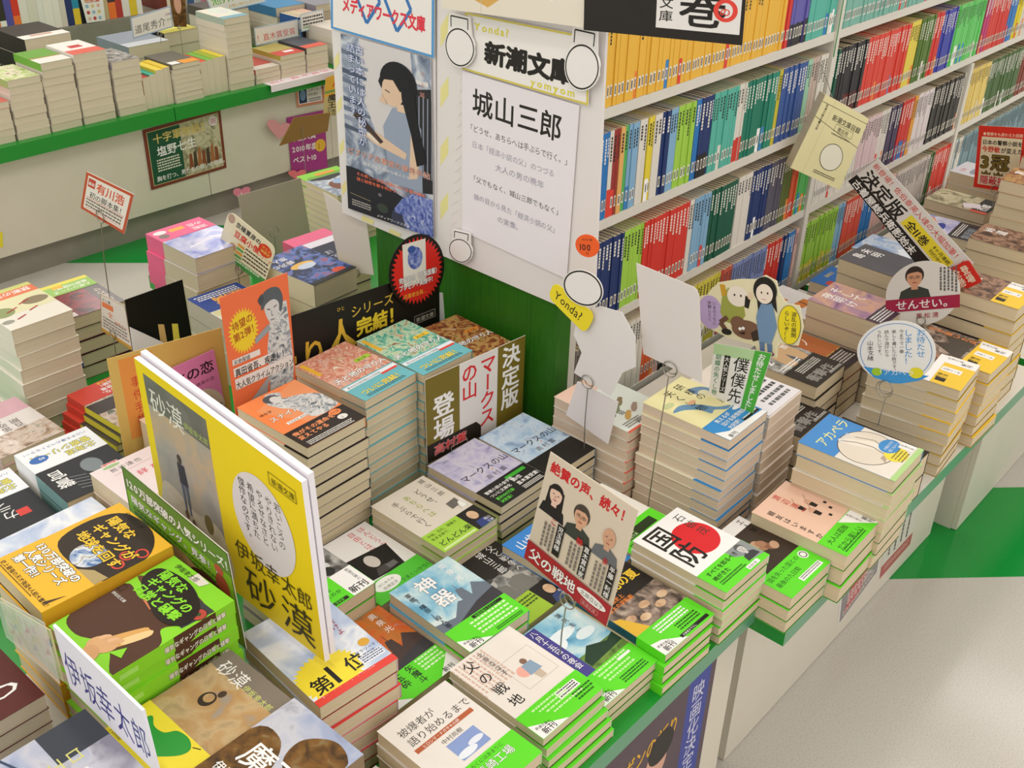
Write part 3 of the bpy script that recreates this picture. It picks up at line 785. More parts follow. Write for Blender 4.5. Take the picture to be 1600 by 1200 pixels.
def _(c):
    c.poly([(0, 105), (105, 120), (105, 150), (0, 150)], '#e6c2ae'); c.cols(['猿', '若'], 60, 20, 16, K); c.text('猫', 30, 40, 14, K)
    for x, y, k in ((30, 100, '#5f7f9c'), (44, 84, '#d88a6a'), (60, 66, '#8a7a5a'), (40, 56, '#7a8a6a'), (64, 40, '#a08a7a'), (38, 32, '#c8a05a')): c.ell(x, y, 13, 5, k, 14, 0.6); c.ell(x + 10, y + 6, 4, 4, k)
    c.text('彩', 12, 44, 15, K); c.greek(10, 20, 40, 3, 5, '#8a857c')
ART['parade'] = _
def _(c):
    c.blob([(6, 100), (30, 104), (52, 86), (66, 62), (84, 50), (70, 48), (56, 60), (44, 58), (40, 76), (24, 92)], '#6b96b8'); c.blob([(78, 120), (98, 112), (104, 96), (88, 90), (74, 104)], '#6f8fae'); c.ell(86, 98, 10, 8, '#d9d4b0'); c.ell(96, 80, 9, 12, '#a89a5c'); c.ell(18, 116, 12, 6, '#c9d09a')
    c.cols(['研様の', '天くし物'], 74, 142, 17, K, step=1.6, gap=1.1); c.text('京極夏彦', 84, 60, 5, '#5a544c', rot=1.2); c.ell(50, 96, 9, 4, '#eab48c')
ART['yokai'] = _
def _(c):
    c.poly([(0, 0), (105, 0), (105, 8), (20, 14), (0, 26)], WH); c.text('新刊', 8, 2, 9, K, b=0.03); c.rows(['笑えるが', '泣ける妖怪物語', '大好評！'], 26, 36, 9, WH, b=0.03, step=1.2); c.rect(60, 11, 42, 6, K); c.greek(62, 15.5, 38, 1, 4, WH); c.ell(84, 40, 10, 4, WH)
BAND['yokai'] = _
def _(c):
    c.rect(0, 62, 105, 88, 'print_grey_photo'); c.blob([(40, 62), (90, 62), (96, 130), (70, 120), (52, 140), (36, 100)], '#c9a57c'); c.poly([(54, 62), (72, 62), (66, 96)], '#5b5e68'); c.text('2', 10, 92, 30, WH, b=0.02); c.cols(['冬の旅'], 88, 148, 15, WH, b=0.02)
    c.greek(6, 72, 60, 2, 6, WH)
ART['two'] = _
def _(c): c.text('衝撃作', 14, 10, 24, '#8e8a84', b=0.05); c.greek(24, 52, 66, 4, 4.4, '#d8d4cc'); c.text('D坂', 60, 48, 11, '#6f6a64', b=0.03); c.greek(60, 8, 40, 2, 3, '#d8d4cc')
BAND['two'] = _
def _(c): c.rect(0, 0, 105, 150, 'print_autumn'); c.rect(0, 50, 105, 100, '#b4683a'); c.cols(['冬ノ', '宿'], 74, 140, 24, WH, step=1.4); c.rect(0, 0, 105, 46, '#332a2e'); c.greek(10, 38, 84, 5, 6, '#c8c0b8'); c.rect(0, 112, 60, 38, '#e0a83a')
ART['brown'] = _
def _(c):
    c.rect(0, 0, 105, 92, '#ece4d8'); c.ell(54, 66, 46, 42, '#5a4a44', 44); c.ell(54, 66, 44.6, 40.6, '#e8dccb', 44); c.blob([(44, 104), (52, 106), (66, 84), (76, 60), (72, 44), (58, 40), (56, 58), (48, 78)], '#f2e8da'); c.line([(46, 104), (58, 82), (62, 60), (54, 36)], 1.6, '#6a5a50'); c.line([(70, 92), (80, 66), (70, 40)], 1.4, '#7a6a5c')
    c.poly([(42, 40), (34, 28), (50, 34), (60, 24), (62, 38)], '#bda892')
    c.text('アカペラ', 14, 114, 22, '#e8e6a0', b=0.02); c.text('山本文緒', 40, 100, 8, '#dfe6ee'); c.ell(66, 26, 21, 17, '#f0de4a'); c.ell(80, 42, 20, 15, '#3f8fd0'); c.rows(['小説の力を', '信じる人へ'], 66, 42, 6, WH, step=1.25); c.greek(52, 26, 28, 4, 5, '#8a7a30'); c.rect(86, 10, 18, 22, WH); c.cols(['新潮文庫'], 95, 31, 5, K)
ART['acapella'] = _
def _(c):
    for x, y in ((58, 100), (78, 92), (64, 78)): c.ell(x, y + 8, 6, 6, '#d9a890'); c.poly([(x - 5, y + 4), (x + 5, y + 4), (x + 4, y - 7), (x - 4, y - 7)], K); c.line([(x, y + 10), (x + 12, y + 22)], 0.6, '#6a5448')
    for x, y in ((86, 66), (70, 58), (92, 78)): c.rect(x, y, 5, 5, K)
    c.cols(['渡辺淳一'], 56, 146, 13, '#d8483c', gap=1.15); c.cols(['親友はいますか'], 16, 132, 11.5, K, gap=1.1)
ART['watanabe'] = _
def _(c): c.poly([(105, 0), (105, 44), (62, 44), (100, 0)], WH); c.cols(['新刊'], 98, 24, 9.5, K, b=0.03); c.cols(['新潮文庫の'], 88, 44, 5, K); c.rows(['大人は孤独', 'だから楽しい'], 8, 28, 11, '#1c5a18', b=0.01, step=1.5); c.greek(8, 9, 62, 2, 4, '#1c5a18')
BAND['watanabe'] = _
def _(c):
    c.rect(0, 50, 105, 78, '#3a2c22')
    for i in range(14): c.ell(22 + (i * 37) % 66, 66 + (i * 23) % 50, 9, 7, ('#a87a5c', '#c49a7c', '#8a5e44')[i % 3], 12, i)
    c.cols(['工人賢一'], 92, 146, 11, K, gap=1.1)
ART['vilon'] = _
def _(c): c.rows(['国を失った国との', '最後の九日間'], 6, 36, 9.5, '#1c5a18', b=0.01, step=1.5); c.rect(42, 6, 54, 9, WH); c.greek(45, 12, 48, 2, 3.4, '#6a6a60'); c.ell(92, 36, 8, 8, WH); c.ring(92, 36, 6, 6, 1.4, K)
BAND['vilon'] = _
def _(c): c.rect(0, 50, 105, 100, 'print_brown_photo'); c.rect(0, 50, 105, 14, WH); c.cols(['戦'], 90, 140, 30, WH, b=0.03)
ART['war'] = _
def _(c): c.rect(0, 55, 105, 95, 'print_troops'); c.poly([(10, 60), (44, 118), (60, 96), (80, 110), (105, 60)], '#4a4238'); c.cols(['生き抜いた兵'], 92, 148, 15, '#e88a4a', b=0.03); c.text('ルポ', 20, 132, 14, WH)
ART['war2'] = _
def _(c): c.poly([(78, 0), (105, 0), (105, 55), (78, 50)], WH); c.cols(['新潮文庫'], 96, 52, 7, K); c.cols(['新刊'], 88, 26, 9, K, b=0.03); c.rect(48, 16, 16, 32, WH); c.cols(['話題の一冊'], 56, 46, 5.6, K); c.cols(['慟哭', '戦記'], 34, 48, 9, '#4a3a10'); c.rect(10, 30, 12, 16, K)
BAND['war'] = _
def brush(bg, words, ink=WH, sub=None):
    def f(c):
        c.rect(0, 0, 105, 150, bg); c.cols(words, 72, 142, 24, ink, step=1.3, b=0.02)
        if sub: c.rect(0, 0, 105, 36, sub); c.greek(8, 28, 88, 4, 6, WH)
    return f
ART['brown2'] = brush('print_brown_photo', ['峠道']); ART['brown3'] = brush('print_autumn', ['家康'], sub='#4a3328'); ART['olive'] = brush('print_field', ['蒼'], sub='#33322c')
ART['purple'] = brush('print_purple_hill', ['そして', '夜明け'], sub='#4a3c48'); ART['char'] = brush('#56545a', ['未明', '島'], sub='#a8443c')
def _(c): c.blob([(10, 110), (60, 96), (96, 60), (80, 44), (40, 70)], '#7a2a2c'); c.ell(20, 112, 12, 7, '#c0483c'); c.ell(60, 30, 40, 14, '#dfe4ea'); c.text('海竜伝', 40, 128, 12, '#d8c05a')
ART['dragon'] = _
def _(c):
    for x, y in ((30, 112), (62, 70)): c.poly([(x - 18, y + 12), (x + 18, y + 12), (x + 22, y - 12), (x - 22, y - 12)], '#d8803c'); c.rect(x - 2, y - 12, 4, 24, '#6a3a1c')
ART['knit'] = _
def _(c): c.rect(0, 0, 105, 150, 'print_rain_blue'); c.poly([(10, 40), (60, 70), (100, 50), (100, 30), (40, 24)], '#dfe6ee')
ART['skyb'] = _
def _(c): c.rect(0, 0, 105, 60, '#3a3536'); c.rect(0, 60, 105, 90, 'print_lavender'); c.poly([(10, 130), (60, 140), (96, 120), (60, 100)], '#e0906a'); c.ell(40, 90, 30, 12, '#3f47a0'); c.text('無明剣', 8, 14, 24, '#8f9aa4', b=0.05); c.greek(10, 50, 84, 3, 5, WH)
ART['fant'] = _
def _(c): c.rect(0, 0, 105, 150, 'print_meadow_fresco'); c.rect(0, 0, 105, 40, '#2c2828'); c.text('西郷', 20, 10, 24, WH, b=0.04); c.rect(0, 0, 14, 40, '#e2604a')
ART['greyp'] = _
def _(c): c.ell(50, 100, 34, 12, '#8f98a4'); c.text('花嫁', 20, 124, 14, '#d0505c'); c.rect(0, 0, 105, 24, '#5a78b4')
ART['lilac'] = _
# ---- left of the boards
def _(c):
    c.blob([(22, 144), (70, 148), (104, 120), (104, 66), (60, 58), (16, 66), (6, 110)], '#2e2117'); c.ell(58, 78, 20, 19, 'print_earth', 36)
    for x, y in ((86, 106), (94, 120), (92, 92)): c.ring(x, y, 8, 7, 2.2, '#d8483c')
    c.rows(['陽気な', 'ギャングが', '地球を回す'], 18, 122, 15.5, '#f4c832', b=0.05, step=1.2, out='#2e2117', ow=0.07); c.text('伊坂幸太郎', 22, 141, 7.6, K, sx=0.95); c.poly([(70, 58), (104, 58), (104, 74), (84, 70)], '#b09a6a')
ART['ygang'] = _
def _(c):
    c.rows(['130万部突破の', '人気シリーズ', '第一作!!'], 8, 45, 12.2, WH, b=0.06, step=1.08, out=K, ow=0.1); c.text('史上最強の天才強盗4人組大奮戦！', 5, 6.5, 6.4, K, b=0.015); c.greek(6, 3.4, 70, 1, 2.6, '#6a5212'); c.poly([(92, 8), (100, 30), (97, 8)], '#4a3420')
BAND['ygang'] = _
def _(c):
    c.blob([(0, 24), (30, 12), (66, 26), (105, 6), (105, 58), (86, 74), (96, 96), (60, 100), (32, 86), (0, 88)], '#50301f'); c.blob([(0, 104), (40, 98), (70, 108), (90, 124), (60, 128), (30, 120)], '#62402a'); c.poly([(66, 92), (100, 88), (104, 126), (78, 126)], '#3b3d40')
    for x in (82, 96): c.ell(x, 112, 9, 9, '#2a2322'); c.ring(x, 112, 8, 8, 5.5, '#b8483a'); c.ell(x, 112, 2, 2, '#2e5a2a')
    c.blob([(52, 14), (64, 4), (86, 58), (78, 66), (70, 60)], '#d9a45e'); c.blob([(70, 40), (78, 36), (86, 60), (80, 66)], '#e8c890')
    c.ell(62, 22, 16, 12, '#d9a878', 20, 0.6)
    for i in range(4): c.ell(55 + i * 5, 30 + i * 1.5, 6.4, 3, ('#e2b48a', '#d8a678')[i % 2], 14, 1.0)
    c.blob([(56, 2), (74, 2), (70, 14), (56, 16)], '#d4a070'); c.poly([(76, 20), (92, 24), (84, 36)], '#8ad62c'); c.poly([(36, 86), (54, 82), (56, 92), (38, 96)], '#c87a52'); c.poly([(42, 138), (62, 138), (66, 148), (44, 150)], '#e6ddd0')
    c.blob([(8, 128), (52, 134), (90, 118), (98, 92), (76, 80), (40, 88), (8, 104)], '#1f160f'); c.rows(['陽気な', 'ギャングの', '日常と襲撃'], 14, 119, 14.5, '#8ee02e', b=0.05, step=1.05); c.text('伊坂幸太郎', 16, 139, 8, K, sx=0.95); c.rows(['祥伝社文庫'], 3, 70, 4.6, WH); c.frame(1, 78, 7, 9, 0.5, K)
ART['ggang'] = _
def _(c):
    w, h = c.w, c.h
    c.poly([(0, 0), (w * 0.5, 0), (w * 0.44, h), (0, h)], '#8ad62c'); c.rect(w * 0.5, 0, w * 0.34, h, '#50301f'); c.poly([(w * 0.62, 0), (w * 0.86, 0), (w * 0.8, h * 0.7)], '#8ad62c'); c.rect(w * 0.08, h * 0.3, w * 0.14, h * 0.36, '#a8e26a')
    c.text('陽気なギャングの日常と襲撃', w * 0.42, h * 0.26, h * 0.44, '#e8e2d4', b=0.05, out=K, ow=0.08, sx=0.72)
ART['gspine'] = _
def _(c):
    c.rect(0, 0, 105, 150, 'print_sand'); c.rect(0, 124, 105, 26, '#7f7468'); c.ell(40, 92, 9, 10, '#3a2f26'); c.ell(40, 94, 6, 6, 'print_sand'); c.ell(46, 106, 4, 5, '#4c3a30'); c.text('砂漠', 10, 122, 21, WH, b=-0.01, gap=1.05); c.text('伊坂幸太郎', 54, 124, 8.6, '#d4d87a', gap=1.05)
ART['sabaku'] = _
def _(c): c.blob([(16, 36), (20, 42), (32, 36), (46, 38), (54, 48), (70, 50), (82, 44), (82, 34), (72, 22), (58, 11), (40, 8), (25, 15), (19, 26)], '#2f9a3a'); c.line([(82, 46), (90, 50)], 1.2, K); c.text('Yonda?', 3, 3, 7, K); c.poly([(88, 0), (105, 0), (105, 22)], '#2f78c0')
BAND['sabaku'] = _
def _(c):
    c.rect(0, 0, 105, 150, 'print_storm'); c.blob([(0, 0), (0, 96), (30, 108), (52, 84), (60, 40), (50, 0)], 'print_rust'); c.blob([(52, 96), (48, 118), (60, 134), (78, 142), (98, 136), (105, 120), (105, 50), (88, 44), (74, 56), (70, 78)], 'print_rust'); c.text('魔王', 18, 66, 34, WH, b=0.02, sx=1.0); c.text('伊坂幸太郎', 10, 44, 12, WH, b=0.02)
ART['maoh'] = _
def _(c): c.greek(10, 136, 80, 8, 8, '#b9b4b0')
ART['redobi'] = _
def _(c): c.rows(['世界は変わるのか？', '…のか？'], 8, 42, 11, WH, b=0.02, step=1.3)
BAND['redobi'] = _
def _(c): c.rect(0, 0, 105, 150, 'print_cloud'); c.rows(['終末の', 'フール'], 44, 116, 21, '#2b3c78', step=1.2, b=0.0); c.text('伊坂幸太郎', 40, 74, 12, '#3a4a7a')
ART['sky'] = _
def _(c): c.rect(60, 40, 45, 40, '#ead2d8'); c.text('熊谷達也', 22, 128, 11, '#4a4648', gap=1.1); c.ell(30, 144, 13, 4, '#a2c08a'); c.cols(['ひつじの', '絆'], 74, 110, 16, '#d8304a'); c.greek(8, 40, 80, 6, 6, '#c8c06a'); c.line([(20, 120), (80, 122)], 0.7, '#d8a0a8')
ART['hits'] = _
def _(c): c.greek(20, 140, 70, 5, 8, '#c89a8a'); c.poly([(60, 70), (90, 84), (96, 60), (70, 50)], '#d06048')
ART['peach'] = _
def _(c): c.rect(0, 62, 105, 88, '#25272b'); c.ell(40, 92, 14, 18, '#7c8588'); c.cols(['直'], 22, 128, 24, '#e0523c', b=0.04, out=WH); c.cols(['警官'], 86, 120, 24, WH, b=0.02); [c.line([(56, 140 - i * 8), (76, 132 - i * 8)], 0.7, '#b9bcbc') for i in range(5)]
ART['police'] = _
def _(c): c.rect(0, 62, 105, 88, '#25272b'); c.cols(['笑う'], 84, 126, 24, WH, b=0.02); c.rect(20, 100, 16, 16, '#d8423a'); c.cols(['カラ'], 44, 116, 22, WH)
ART['police2'] = _
def _(c): c.rows(['北海道', '警察シリーズ'], 10, 40, 15, '#e8dc4e', b=0.03, step=1.1, out='#3a5c94', ow=0.07, sx=0.95); c.ell(86, 34, 13, 9, '#3a6cb4'); c.text('110', 78, 31, 8, WH, b=0.02); c.text('ハルキ文庫のベストセラー！', 6, 9, 7.4, '#6a7aa4')
BAND['police'] = _
def _(c): c.rect(0, 0, 105, 150, 'print_romance'); c.rect(0, 0, 105, 46, '#d8a8b4!'); c.rect(0, 46, 105, 46, '#e4dcd8!'); c.cols(['色恋', '笛吹き', '百期'], 80, 90, 15, '#4a3c38', step=1.4); c.poly([(70, 50), (90, 58), (96, 46)], '#c05a50')
ART['pinkl'] = _
def _(c): c.rect(0, 50, 105, 100, 'print_romance'); c.poly([(0, 60), (105, 54), (105, 90), (0, 100)], '#3a3030!'); c.cols(['H', 'の隠', '陰'], 34, 110, 22, K, b=0.06, step=0.95); c.poly([(10, 80), (36, 76), (40, 130), (24, 134)], '#e8e4e0!')
ART['redmag'] = _
def _(c): c.rows(['男になるな、', 'ついに登場', '徹底追跡！'], 6, 36, 10.5, WH, b=0.04, step=1.15); c.text('ノベルスの王道', 4, 3.5, 7, '#f4e04a', b=0.02)
BAND['redmag'] = _
def _(c):
    c.rect(0, 0, 105, 13, '#cfcf7a!'); c.rect(0, 13, 105, 26, '#e4794e!'); c.text('禁断の宴', 8, 17, 16, WH, b=0.02); c.rect(0, 39, 105, 60, '#e4dfb4!'); c.ell(24, 72, 22, 14, '#8a7a5c'); c.ell(86, 84, 20, 18, '#8f9a64'); c.ell(94, 120, 10, 7, '#9a9a8c')
    for i in range(10): c.line([(30 + (i * 29) % 56, 62 + (i * 17) % 66), (44 + (i * 29) % 56, 68 + (i * 17) % 66)], 3, '#b03a3c')
ART['chili'] = _
def _(c): c.rect(0, 50, 105, 100, 'print_crimson'); c.rect(0, 50, 30, 100, '#3c2a24!'); c.cols(['しあわせ'], 14, 130, 16, '#e8d8c4'); c.rect(88, 130, 14, 16, '#d8d0cc'); c.text('の', 40, 72, 14, '#d86a54')
ART['crimson'] = _
def _(c): c.rect(0, 0, 105, 12, '#e6d860'); c.rows(['人気シリーズ', '最新刊登場！'], 8, 34, 12, '#eef2e4', b=0.03, step=1.2); c.rect(54, 12, 20, 12, '#e8b84a')
BAND['crimson'] = _
def _(c): c.rect(0, 52, 105, 98, 'print_lavender'); c.line([(20, 90), (84, 104)], 4, '#eeeaf4'); c.line([(26, 102), (36, 84)], 3, '#eeeaf4')
ART['lavender'] = _
def _(c): c.rows(['流転', 'の恋'], 10, 34, 14, WH, b=0.02); c.rect(44, 14, 28, 12, '#f2b04a'); c.ell(90, 34, 9, 9, '#8a7a74'); c.ell(88, 16, 12, 8, '#ece8ea')
BAND['lavender'] = _
def _(c): c.rect(0, 0, 105, 150, 'print_pastel'); c.rect(0, 0, 105, 74, '#2f4a94'); c.text('豆腐', 8, 30, 34, '#e8a84a', b=0.05); [c.rect(10 + i * 24, 76, 20, 20, k) for i, k in enumerate((WH, '#e86a5a', WH, '#d8d0a0'))]; c.greek(10, 22, 84, 3, 7, WH)
ART['fair'] = _
def _(c): c.rect(0, 0, 105, 150, 'print_night'); c.ell(60, 70, 26, 12, '#e8b858'); c.ell(56, 78, 20, 11, '#c9d2e4'); c.ell(28, 132, 14, 10, '#d8553c'); c.rows(['銀河の', '旅人'], 60, 40, 16, WH, b=0.02); c.rect(0, 138, 105, 12, '#2a2c30')
ART['space'] = _
def _(c): c.rows(['えく', 'ぼ'], 60, 120, 18, '#c8ccd8'); c.rect(0, 40, 105, 26, '#e6e0ec')
ART['strip'] = _
def _(c): c.rect(0, 35, 105, 115, 'print_ink_wash'); c.ell(60, 100, 24, 30, '#7a4a34'); c.poly([(20, 50), (60, 60), (96, 44), (96, 36), (20, 36)], '#2c2a2c'); c.ell(40, 80, 26, 16, '#9ab4d4')
ART['snow'] = _
def _(c): c.rect(20, 12, 50, 14, '#e89a3a'); c.greek(10, 30, 84, 2, 5, '#3a6a18')
BAND['snow'] = _

# ------------------------------------------------------------------ stacks on the tables
GRN, OBI = '#62dc28', 0.045
stack('white red-sun books with bright green bands', 1.0455, 0.5577, 0.9366, 6, '#f1efec', ART.get('kokubo'), -0.9, band=(OBI, GRN, BAND.get('kokubo')))
stack('school baseball books with green spines', 0.934, 0.568, 0.972, 4, '#d8c8a0', ART.get('kita'), -2, band=(OBI, GRN, BAND.get('kita')), spine='#1d5560', side=-1, fan=(-0.004, -0.002))
stack('blue sky novels with a purple title stripe', 0.826, 0.58, 0.985, 3, '#7fb6d4', ART.get('aug'), -1.4, band=(OBI, GRN, BAND.get('aug')))
stack('pale father-at-war books with green bands', 0.7206, 0.5874, 0.958, 5, '#ece4da', ART.get('chichi'), -1, band=(0.042, GRN, BAND.get('chichi')), fan=(0.001, -0.0045))
stack('white memoirs with a small blue sky picture', 0.5934, 0.5735, 0.947, 4, '#e9e2da', ART.get('hibaku'), -1.1, band=(OBI, GRN, BAND.get('hibaku')))
stack('plain white books with a ruled corner', 0.478, 0.565, 0.985, 2, '#e8e4e2', ART.get('ruled'), 0)
stack('cloud-blue books with a yellow first-place burst', 0.545, 0.745, 0.885, 7, '#c2cde0', ART.get('first'), -4, band=(0.008, '#e2483c', None), jit=0.003)
stack('orange warship novels with green bands', 0.655, 0.755, 0.985, 3, '#c9683c', ART.get('jinki_o'), 0, band=(OBI, GRN, BAND.get('jinki')))
stack('blue warship novels with green bands', 0.762, 0.737, 0.957, 4, '#6fb2d0', ART.get('jinki_b'), -2, band=(OBI, GRN, BAND.get('jinki_b')))
stack('black books with a photograph of two soldiers', 0.872, 0.747, 1.0, 2, '#2a2522', ART.get('kuro'), 0, band=(OBI, '#a2c23a', BAND.get('kuro')))
stack('blue hill-walking books', 0.962, 0.72, 0.985, 3, '#3f86d0', ART.get('yama'), 0)
stack('green banded books behind the red-sun stack', 1.068, 0.705, 0.98, 2, '#e8e4da', ART.get('green2'), 0, band=(0.06, GRN, BAND.get('green2')))
stack('grey photograph books with green bands', 0.652, 0.906, 0.945, 4, '#8a8a88', ART.get('car'), 0, band=(0.05, GRN, BAND.get('car')))
stack('white memoirs with a dark portrait', 0.765, 0.905, 0.99, 2, '#ece8e4', ART.get('shirasu'), 0, band=(0.042, '#58c83a', BAND.get('shirasu')))
stack('beige essays with yellow-green bands', 0.8743, 0.8954, 0.96, 5, '#ddd3c4', ART.get('douse'), 0, band=(0.046, '#a3cf42', BAND.get('douse')))
stack('hazy mountain novels nearest the orange stack', 0.996, 0.9028, 0.954, 5, '#b4b2cc', ART.get('marks'), 0.5, band=(0.05, '#221f1c', BAND.get('marks')))
stack('hazy mountain novels against the green panel', 1.102, 0.896, 0.952, 5, '#a9bcd2', ART.get('marks2'), -0.4, band=(0.05, '#221f1c', BAND.get('marks2')))
stack('orange gunman thrillers', 0.78, 1.06, 0.82, 12, '#f58a4e', ART.get('sniper'), 1.5, low='#e8e0d2', band=(0.048, '#2a1f18', BAND.get('sniper')), jit=0.0022)
stack('orange-pink fantasy novels with teal bands', 0.91, 1.095, 0.82, 13, '#e2a070', ART.get('mori1'), 3, low='#dccbb0', band=(0.05, '#6fb8c0', BAND.get('mori')))
stack('teal fantasy novels with white-striped bands', 1.022, 1.085, 0.82, 13, '#4f9c94', ART.get('mori2'), 0, low='#dccbb0', band=(0.05, '#6fb8c0', BAND.get('mori')))
stack('red-brown fantasy novels beside the green panel', 1.13, 1.08, 0.85, 8, '#a86a48', ART.get('mori3'), -3, low='#dccbb0')
stack('pale books with a parade of small animals', 1.213, 0.838, 0.9, 8, '#dfe4dc', ART.get('parade'), -0.5, low='#e8dfd2', pages='pages_pink', band=(0.004, '#e0604a', None), base=TZ - 0.02)
stack('pale yellow monster-tale books with blue bands', 1.2284, 0.682, 0.849, 11, '#efe6ae', ART.get('yokai'), 1, low='#efe8d0', pages='pages_pink', band=(0.046, '#3a8fd0', BAND.get('yokai')), jit=0.003, lean=(0.0003, 0.0006), base=TZ - 0.02)
stack('books under the handwritten white card', 1.345, 0.685, 0.868, 9, '#e8dcd0', None, 2, pages='pages_pink', jit=0.003, base=TZ - 0.02)
stack('thick dark novels with tan scenes', 1.565, 0.713, 0.92, 5, '#55504e', ART.get('two'), 1, low='#2a2624', band=(0.062, '#2b241e', BAND.get('two')), jit=0.004, base=TZ - 0.02)
stack('thick dark novels in the lower pile', 1.468, 0.683, 0.96, 3, '#55504e', ART.get('two'), 1, low='#2a2624', band=(0.062, '#2b241e', BAND.get('two')), jit=0.003, base=TZ - 0.02)
stack('orange-brown novels under the purple ones', 1.672, 0.725, 0.95, 4, '#a8643c', ART.get('brown'), 0, low='#4a3f44', base=TZ - 0.02)
stack('blue and cream singing-story books', 1.355, 0.487, 0.889, 7, '#4a8fd2', ART.get('acapella'), 2, low='#e4dccb', band=(0.008, '#b4d88c', None), jit=0.004, base=TZ - 0.02)
stack('dark books wedged low behind the blue ones', 1.478, 0.515, 0.965, 2, '#2c2823', None, 0, base=TZ - 0.02)
stack('peach books with drawn wine glasses', 1.252, 0.492, 0.965, 3, '#ebc4ac', ART.get('watanabe'), 1.5, band=(OBI, GRN, BAND.get('watanabe')), base=TZ - 0.02)
stack('white books with a brown sculpture', 1.148, 0.512, 0.985, 3, '#e6e2de', ART.get('vilon'), -1, band=(0.05, GRN, BAND.get('vilon')), base=TZ - 0.02)
stack('yellow-banded war histories nearest the round cards', 1.645, 0.517, 0.88, 8, '#e0dcd6', ART.get('war'), 5, low='#e4dccb', band=(0.05, '#f2c83a', BAND.get('war')), jit=0.003, base=TZ - 0.02)
stack('yellow-banded war histories with a dark ridge', 1.778, 0.508, 0.9, 7, '#4a3d34', ART.get('war2'), 0, low='#e4dccb', band=(0.055, '#f2c83a', BAND.get('war')), jit=0.003, base=TZ - 0.02)
stack('brown-edged novels by the aisle', 1.925, 0.53, 0.84, 8, '#7a6a58', ART.get('brown2'), 0, low='#3a322c', jit=0.003, band=(0.05, '#f2c83a', BAND.get('war')), base=TZ - 0.02)
stack('olive novels with yellow bands', 2.06, 0.60, 0.9, 6, '#5c5848', ART.get('olive'), 0, low='#3a342c', band=(0.055, '#f2c83a', BAND.get('war')), base=TZ - 0.02)
stack('purple landscape novels', 1.785, 0.705, 0.885, 5, '#a07c94', ART.get('purple'), 0, low='#8a7c74', base=TZ - 0.02)
stack('charcoal brush-lettered novels', 1.961, 0.735, 0.87, 6, '#5c5a58', ART.get('char'), -3, low='#d8cdb8', base=TZ - 0.02)
stack('blue covers with a dark red dragon', 2.097, 0.85, 1.0, 2, '#2f6ab0', ART.get('dragon'), 1, base=TZ - 0.02)
stack('white covers with orange knitwear', 1.945, 0.893, 1.01, 2, '#e8e4e0', ART.get('knit'), -4, base=TZ - 0.02)
stack('sky blue covers against the bookcase', 2.215, 0.82, 0.95, 4, '#5f93c8', ART.get('skyb'), 0, base=TZ - 0.02)
stack('thick tan books beyond the diagonal sign', 2.27, 0.6, 0.875, 7, '#6a5c4c', ART.get('brown2'), 2, low='#d8cdb8', base=TZ - 0.02)
stack('blue and white fantasy books', 2.43, 0.79, 0.95, 4, '#8c8cc4', ART.get('fant'), 5, low='#3a332c', base=TZ - 0.02)
stack('grey painted novels under a paper slip', 2.62, 0.83, 0.95, 4, '#77706a', ART.get('greyp'), 0, low='#2f2a28', base=TZ - 0.02)
stack('lilac-edged white novels', 2.80, 0.846, 0.93, 4, '#d8d4dc', ART.get('lilac'), -2, base=TZ - 0.02)
stack('tall brown-covered novels at the aisle corner', 2.45, 0.62, 0.80, 9, '#9c5f38', ART.get('brown3'), 3, low='#c8b090', jit=0.004, base=TZ - 0.02)
stack('tall novels beside the red-bordered sign', 2.6, 0.63, 0.79, 9, '#a8683c', ART.get('brown3'), 0, low='#c8b090', jit=0.004, base=TZ - 0.02)
# left of the notice boards
RZ = 0.56
mb = MB(); mb.box(-0.0615, 0.0615, -0.25, 0.25, 0, RZ - TZ - 0.001, 'white_laminate')
tag(mb.build('display_riser', None, (0.3635, 0.75, TZ)), 'low white riser under the yellow and green comedy thrillers', 'riser')
stack('yellow gangster comedies', 0.398, 0.957, 0.785, 6, '#eeb62e', ART.get('ygang'), -91.5, 0.112, 0.152, base=RZ, spine='#e8b030', spine_fn=None, band=(0.058, '#eeb62e', BAND.get('ygang')))
stack('green gangster comedies', 0.3955, 0.838, 0.795, 8, '#8ad62c', ART.get('ggang'), -89, 0.108, 0.15, base=RZ, spine='#8ad62c', spine_fn=ART.get('gspine'), jit=0.003)
stack('sandy desert novels', 0.381, 0.727, 0.85, 3, '#b8a888', ART.get('sabaku'), -90, base=RZ, band=(0.052, '#f0dc3c', BAND.get('sabaku')))
stack('white-lettered rust novels', 0.381, 0.6195, 0.845, 3, '#8f7a5c', ART.get('maoh'), -90, base=RZ)
stack('red wrapped books at the table front', 0.36, 0.505, 0.85, 3, '#e0dcd8', ART.get('redobi'), 0, base=RZ, band=(0.06, '#e2453e', BAND.get('redobi')))
stack('pale sky novels with dark blue lettering', 0.468, 1.184, 0.93, 3, '#bccbe0', ART.get('sky'), -90)
stack('pink sheep books', 0.604, 1.172, 0.9, 4, '#ecdcdc', ART.get('hits'), 0, low='#b89cb8')
stack('peach covers under the leaning folder', 0.712, 1.215, 0.88, 3, '#e4cdb4', ART.get('peach'), 0)
stack('black police novels with white bands', 0.572, 1.327, 0.93, 4, '#24262a', ART.get('police'), 178, 0.112, 0.16, band=(0.062, '#eef0f4', BAND.get('police')), spine='#7fa8a8')
stack('black police novels at the table edge', 0.452, 1.345, 0.955, 4, '#24262a', ART.get('police2'), 177, 0.112, 0.16, band=(0.062, '#eef0f4', BAND.get('police')), spine='#7fa8a8')
stack('pink-topped glossy romances', 0.5637, 1.525, 0.953, 5, '#d8b0b8!', ART.get('pinkl'), 181.9, pages='pages_pale')
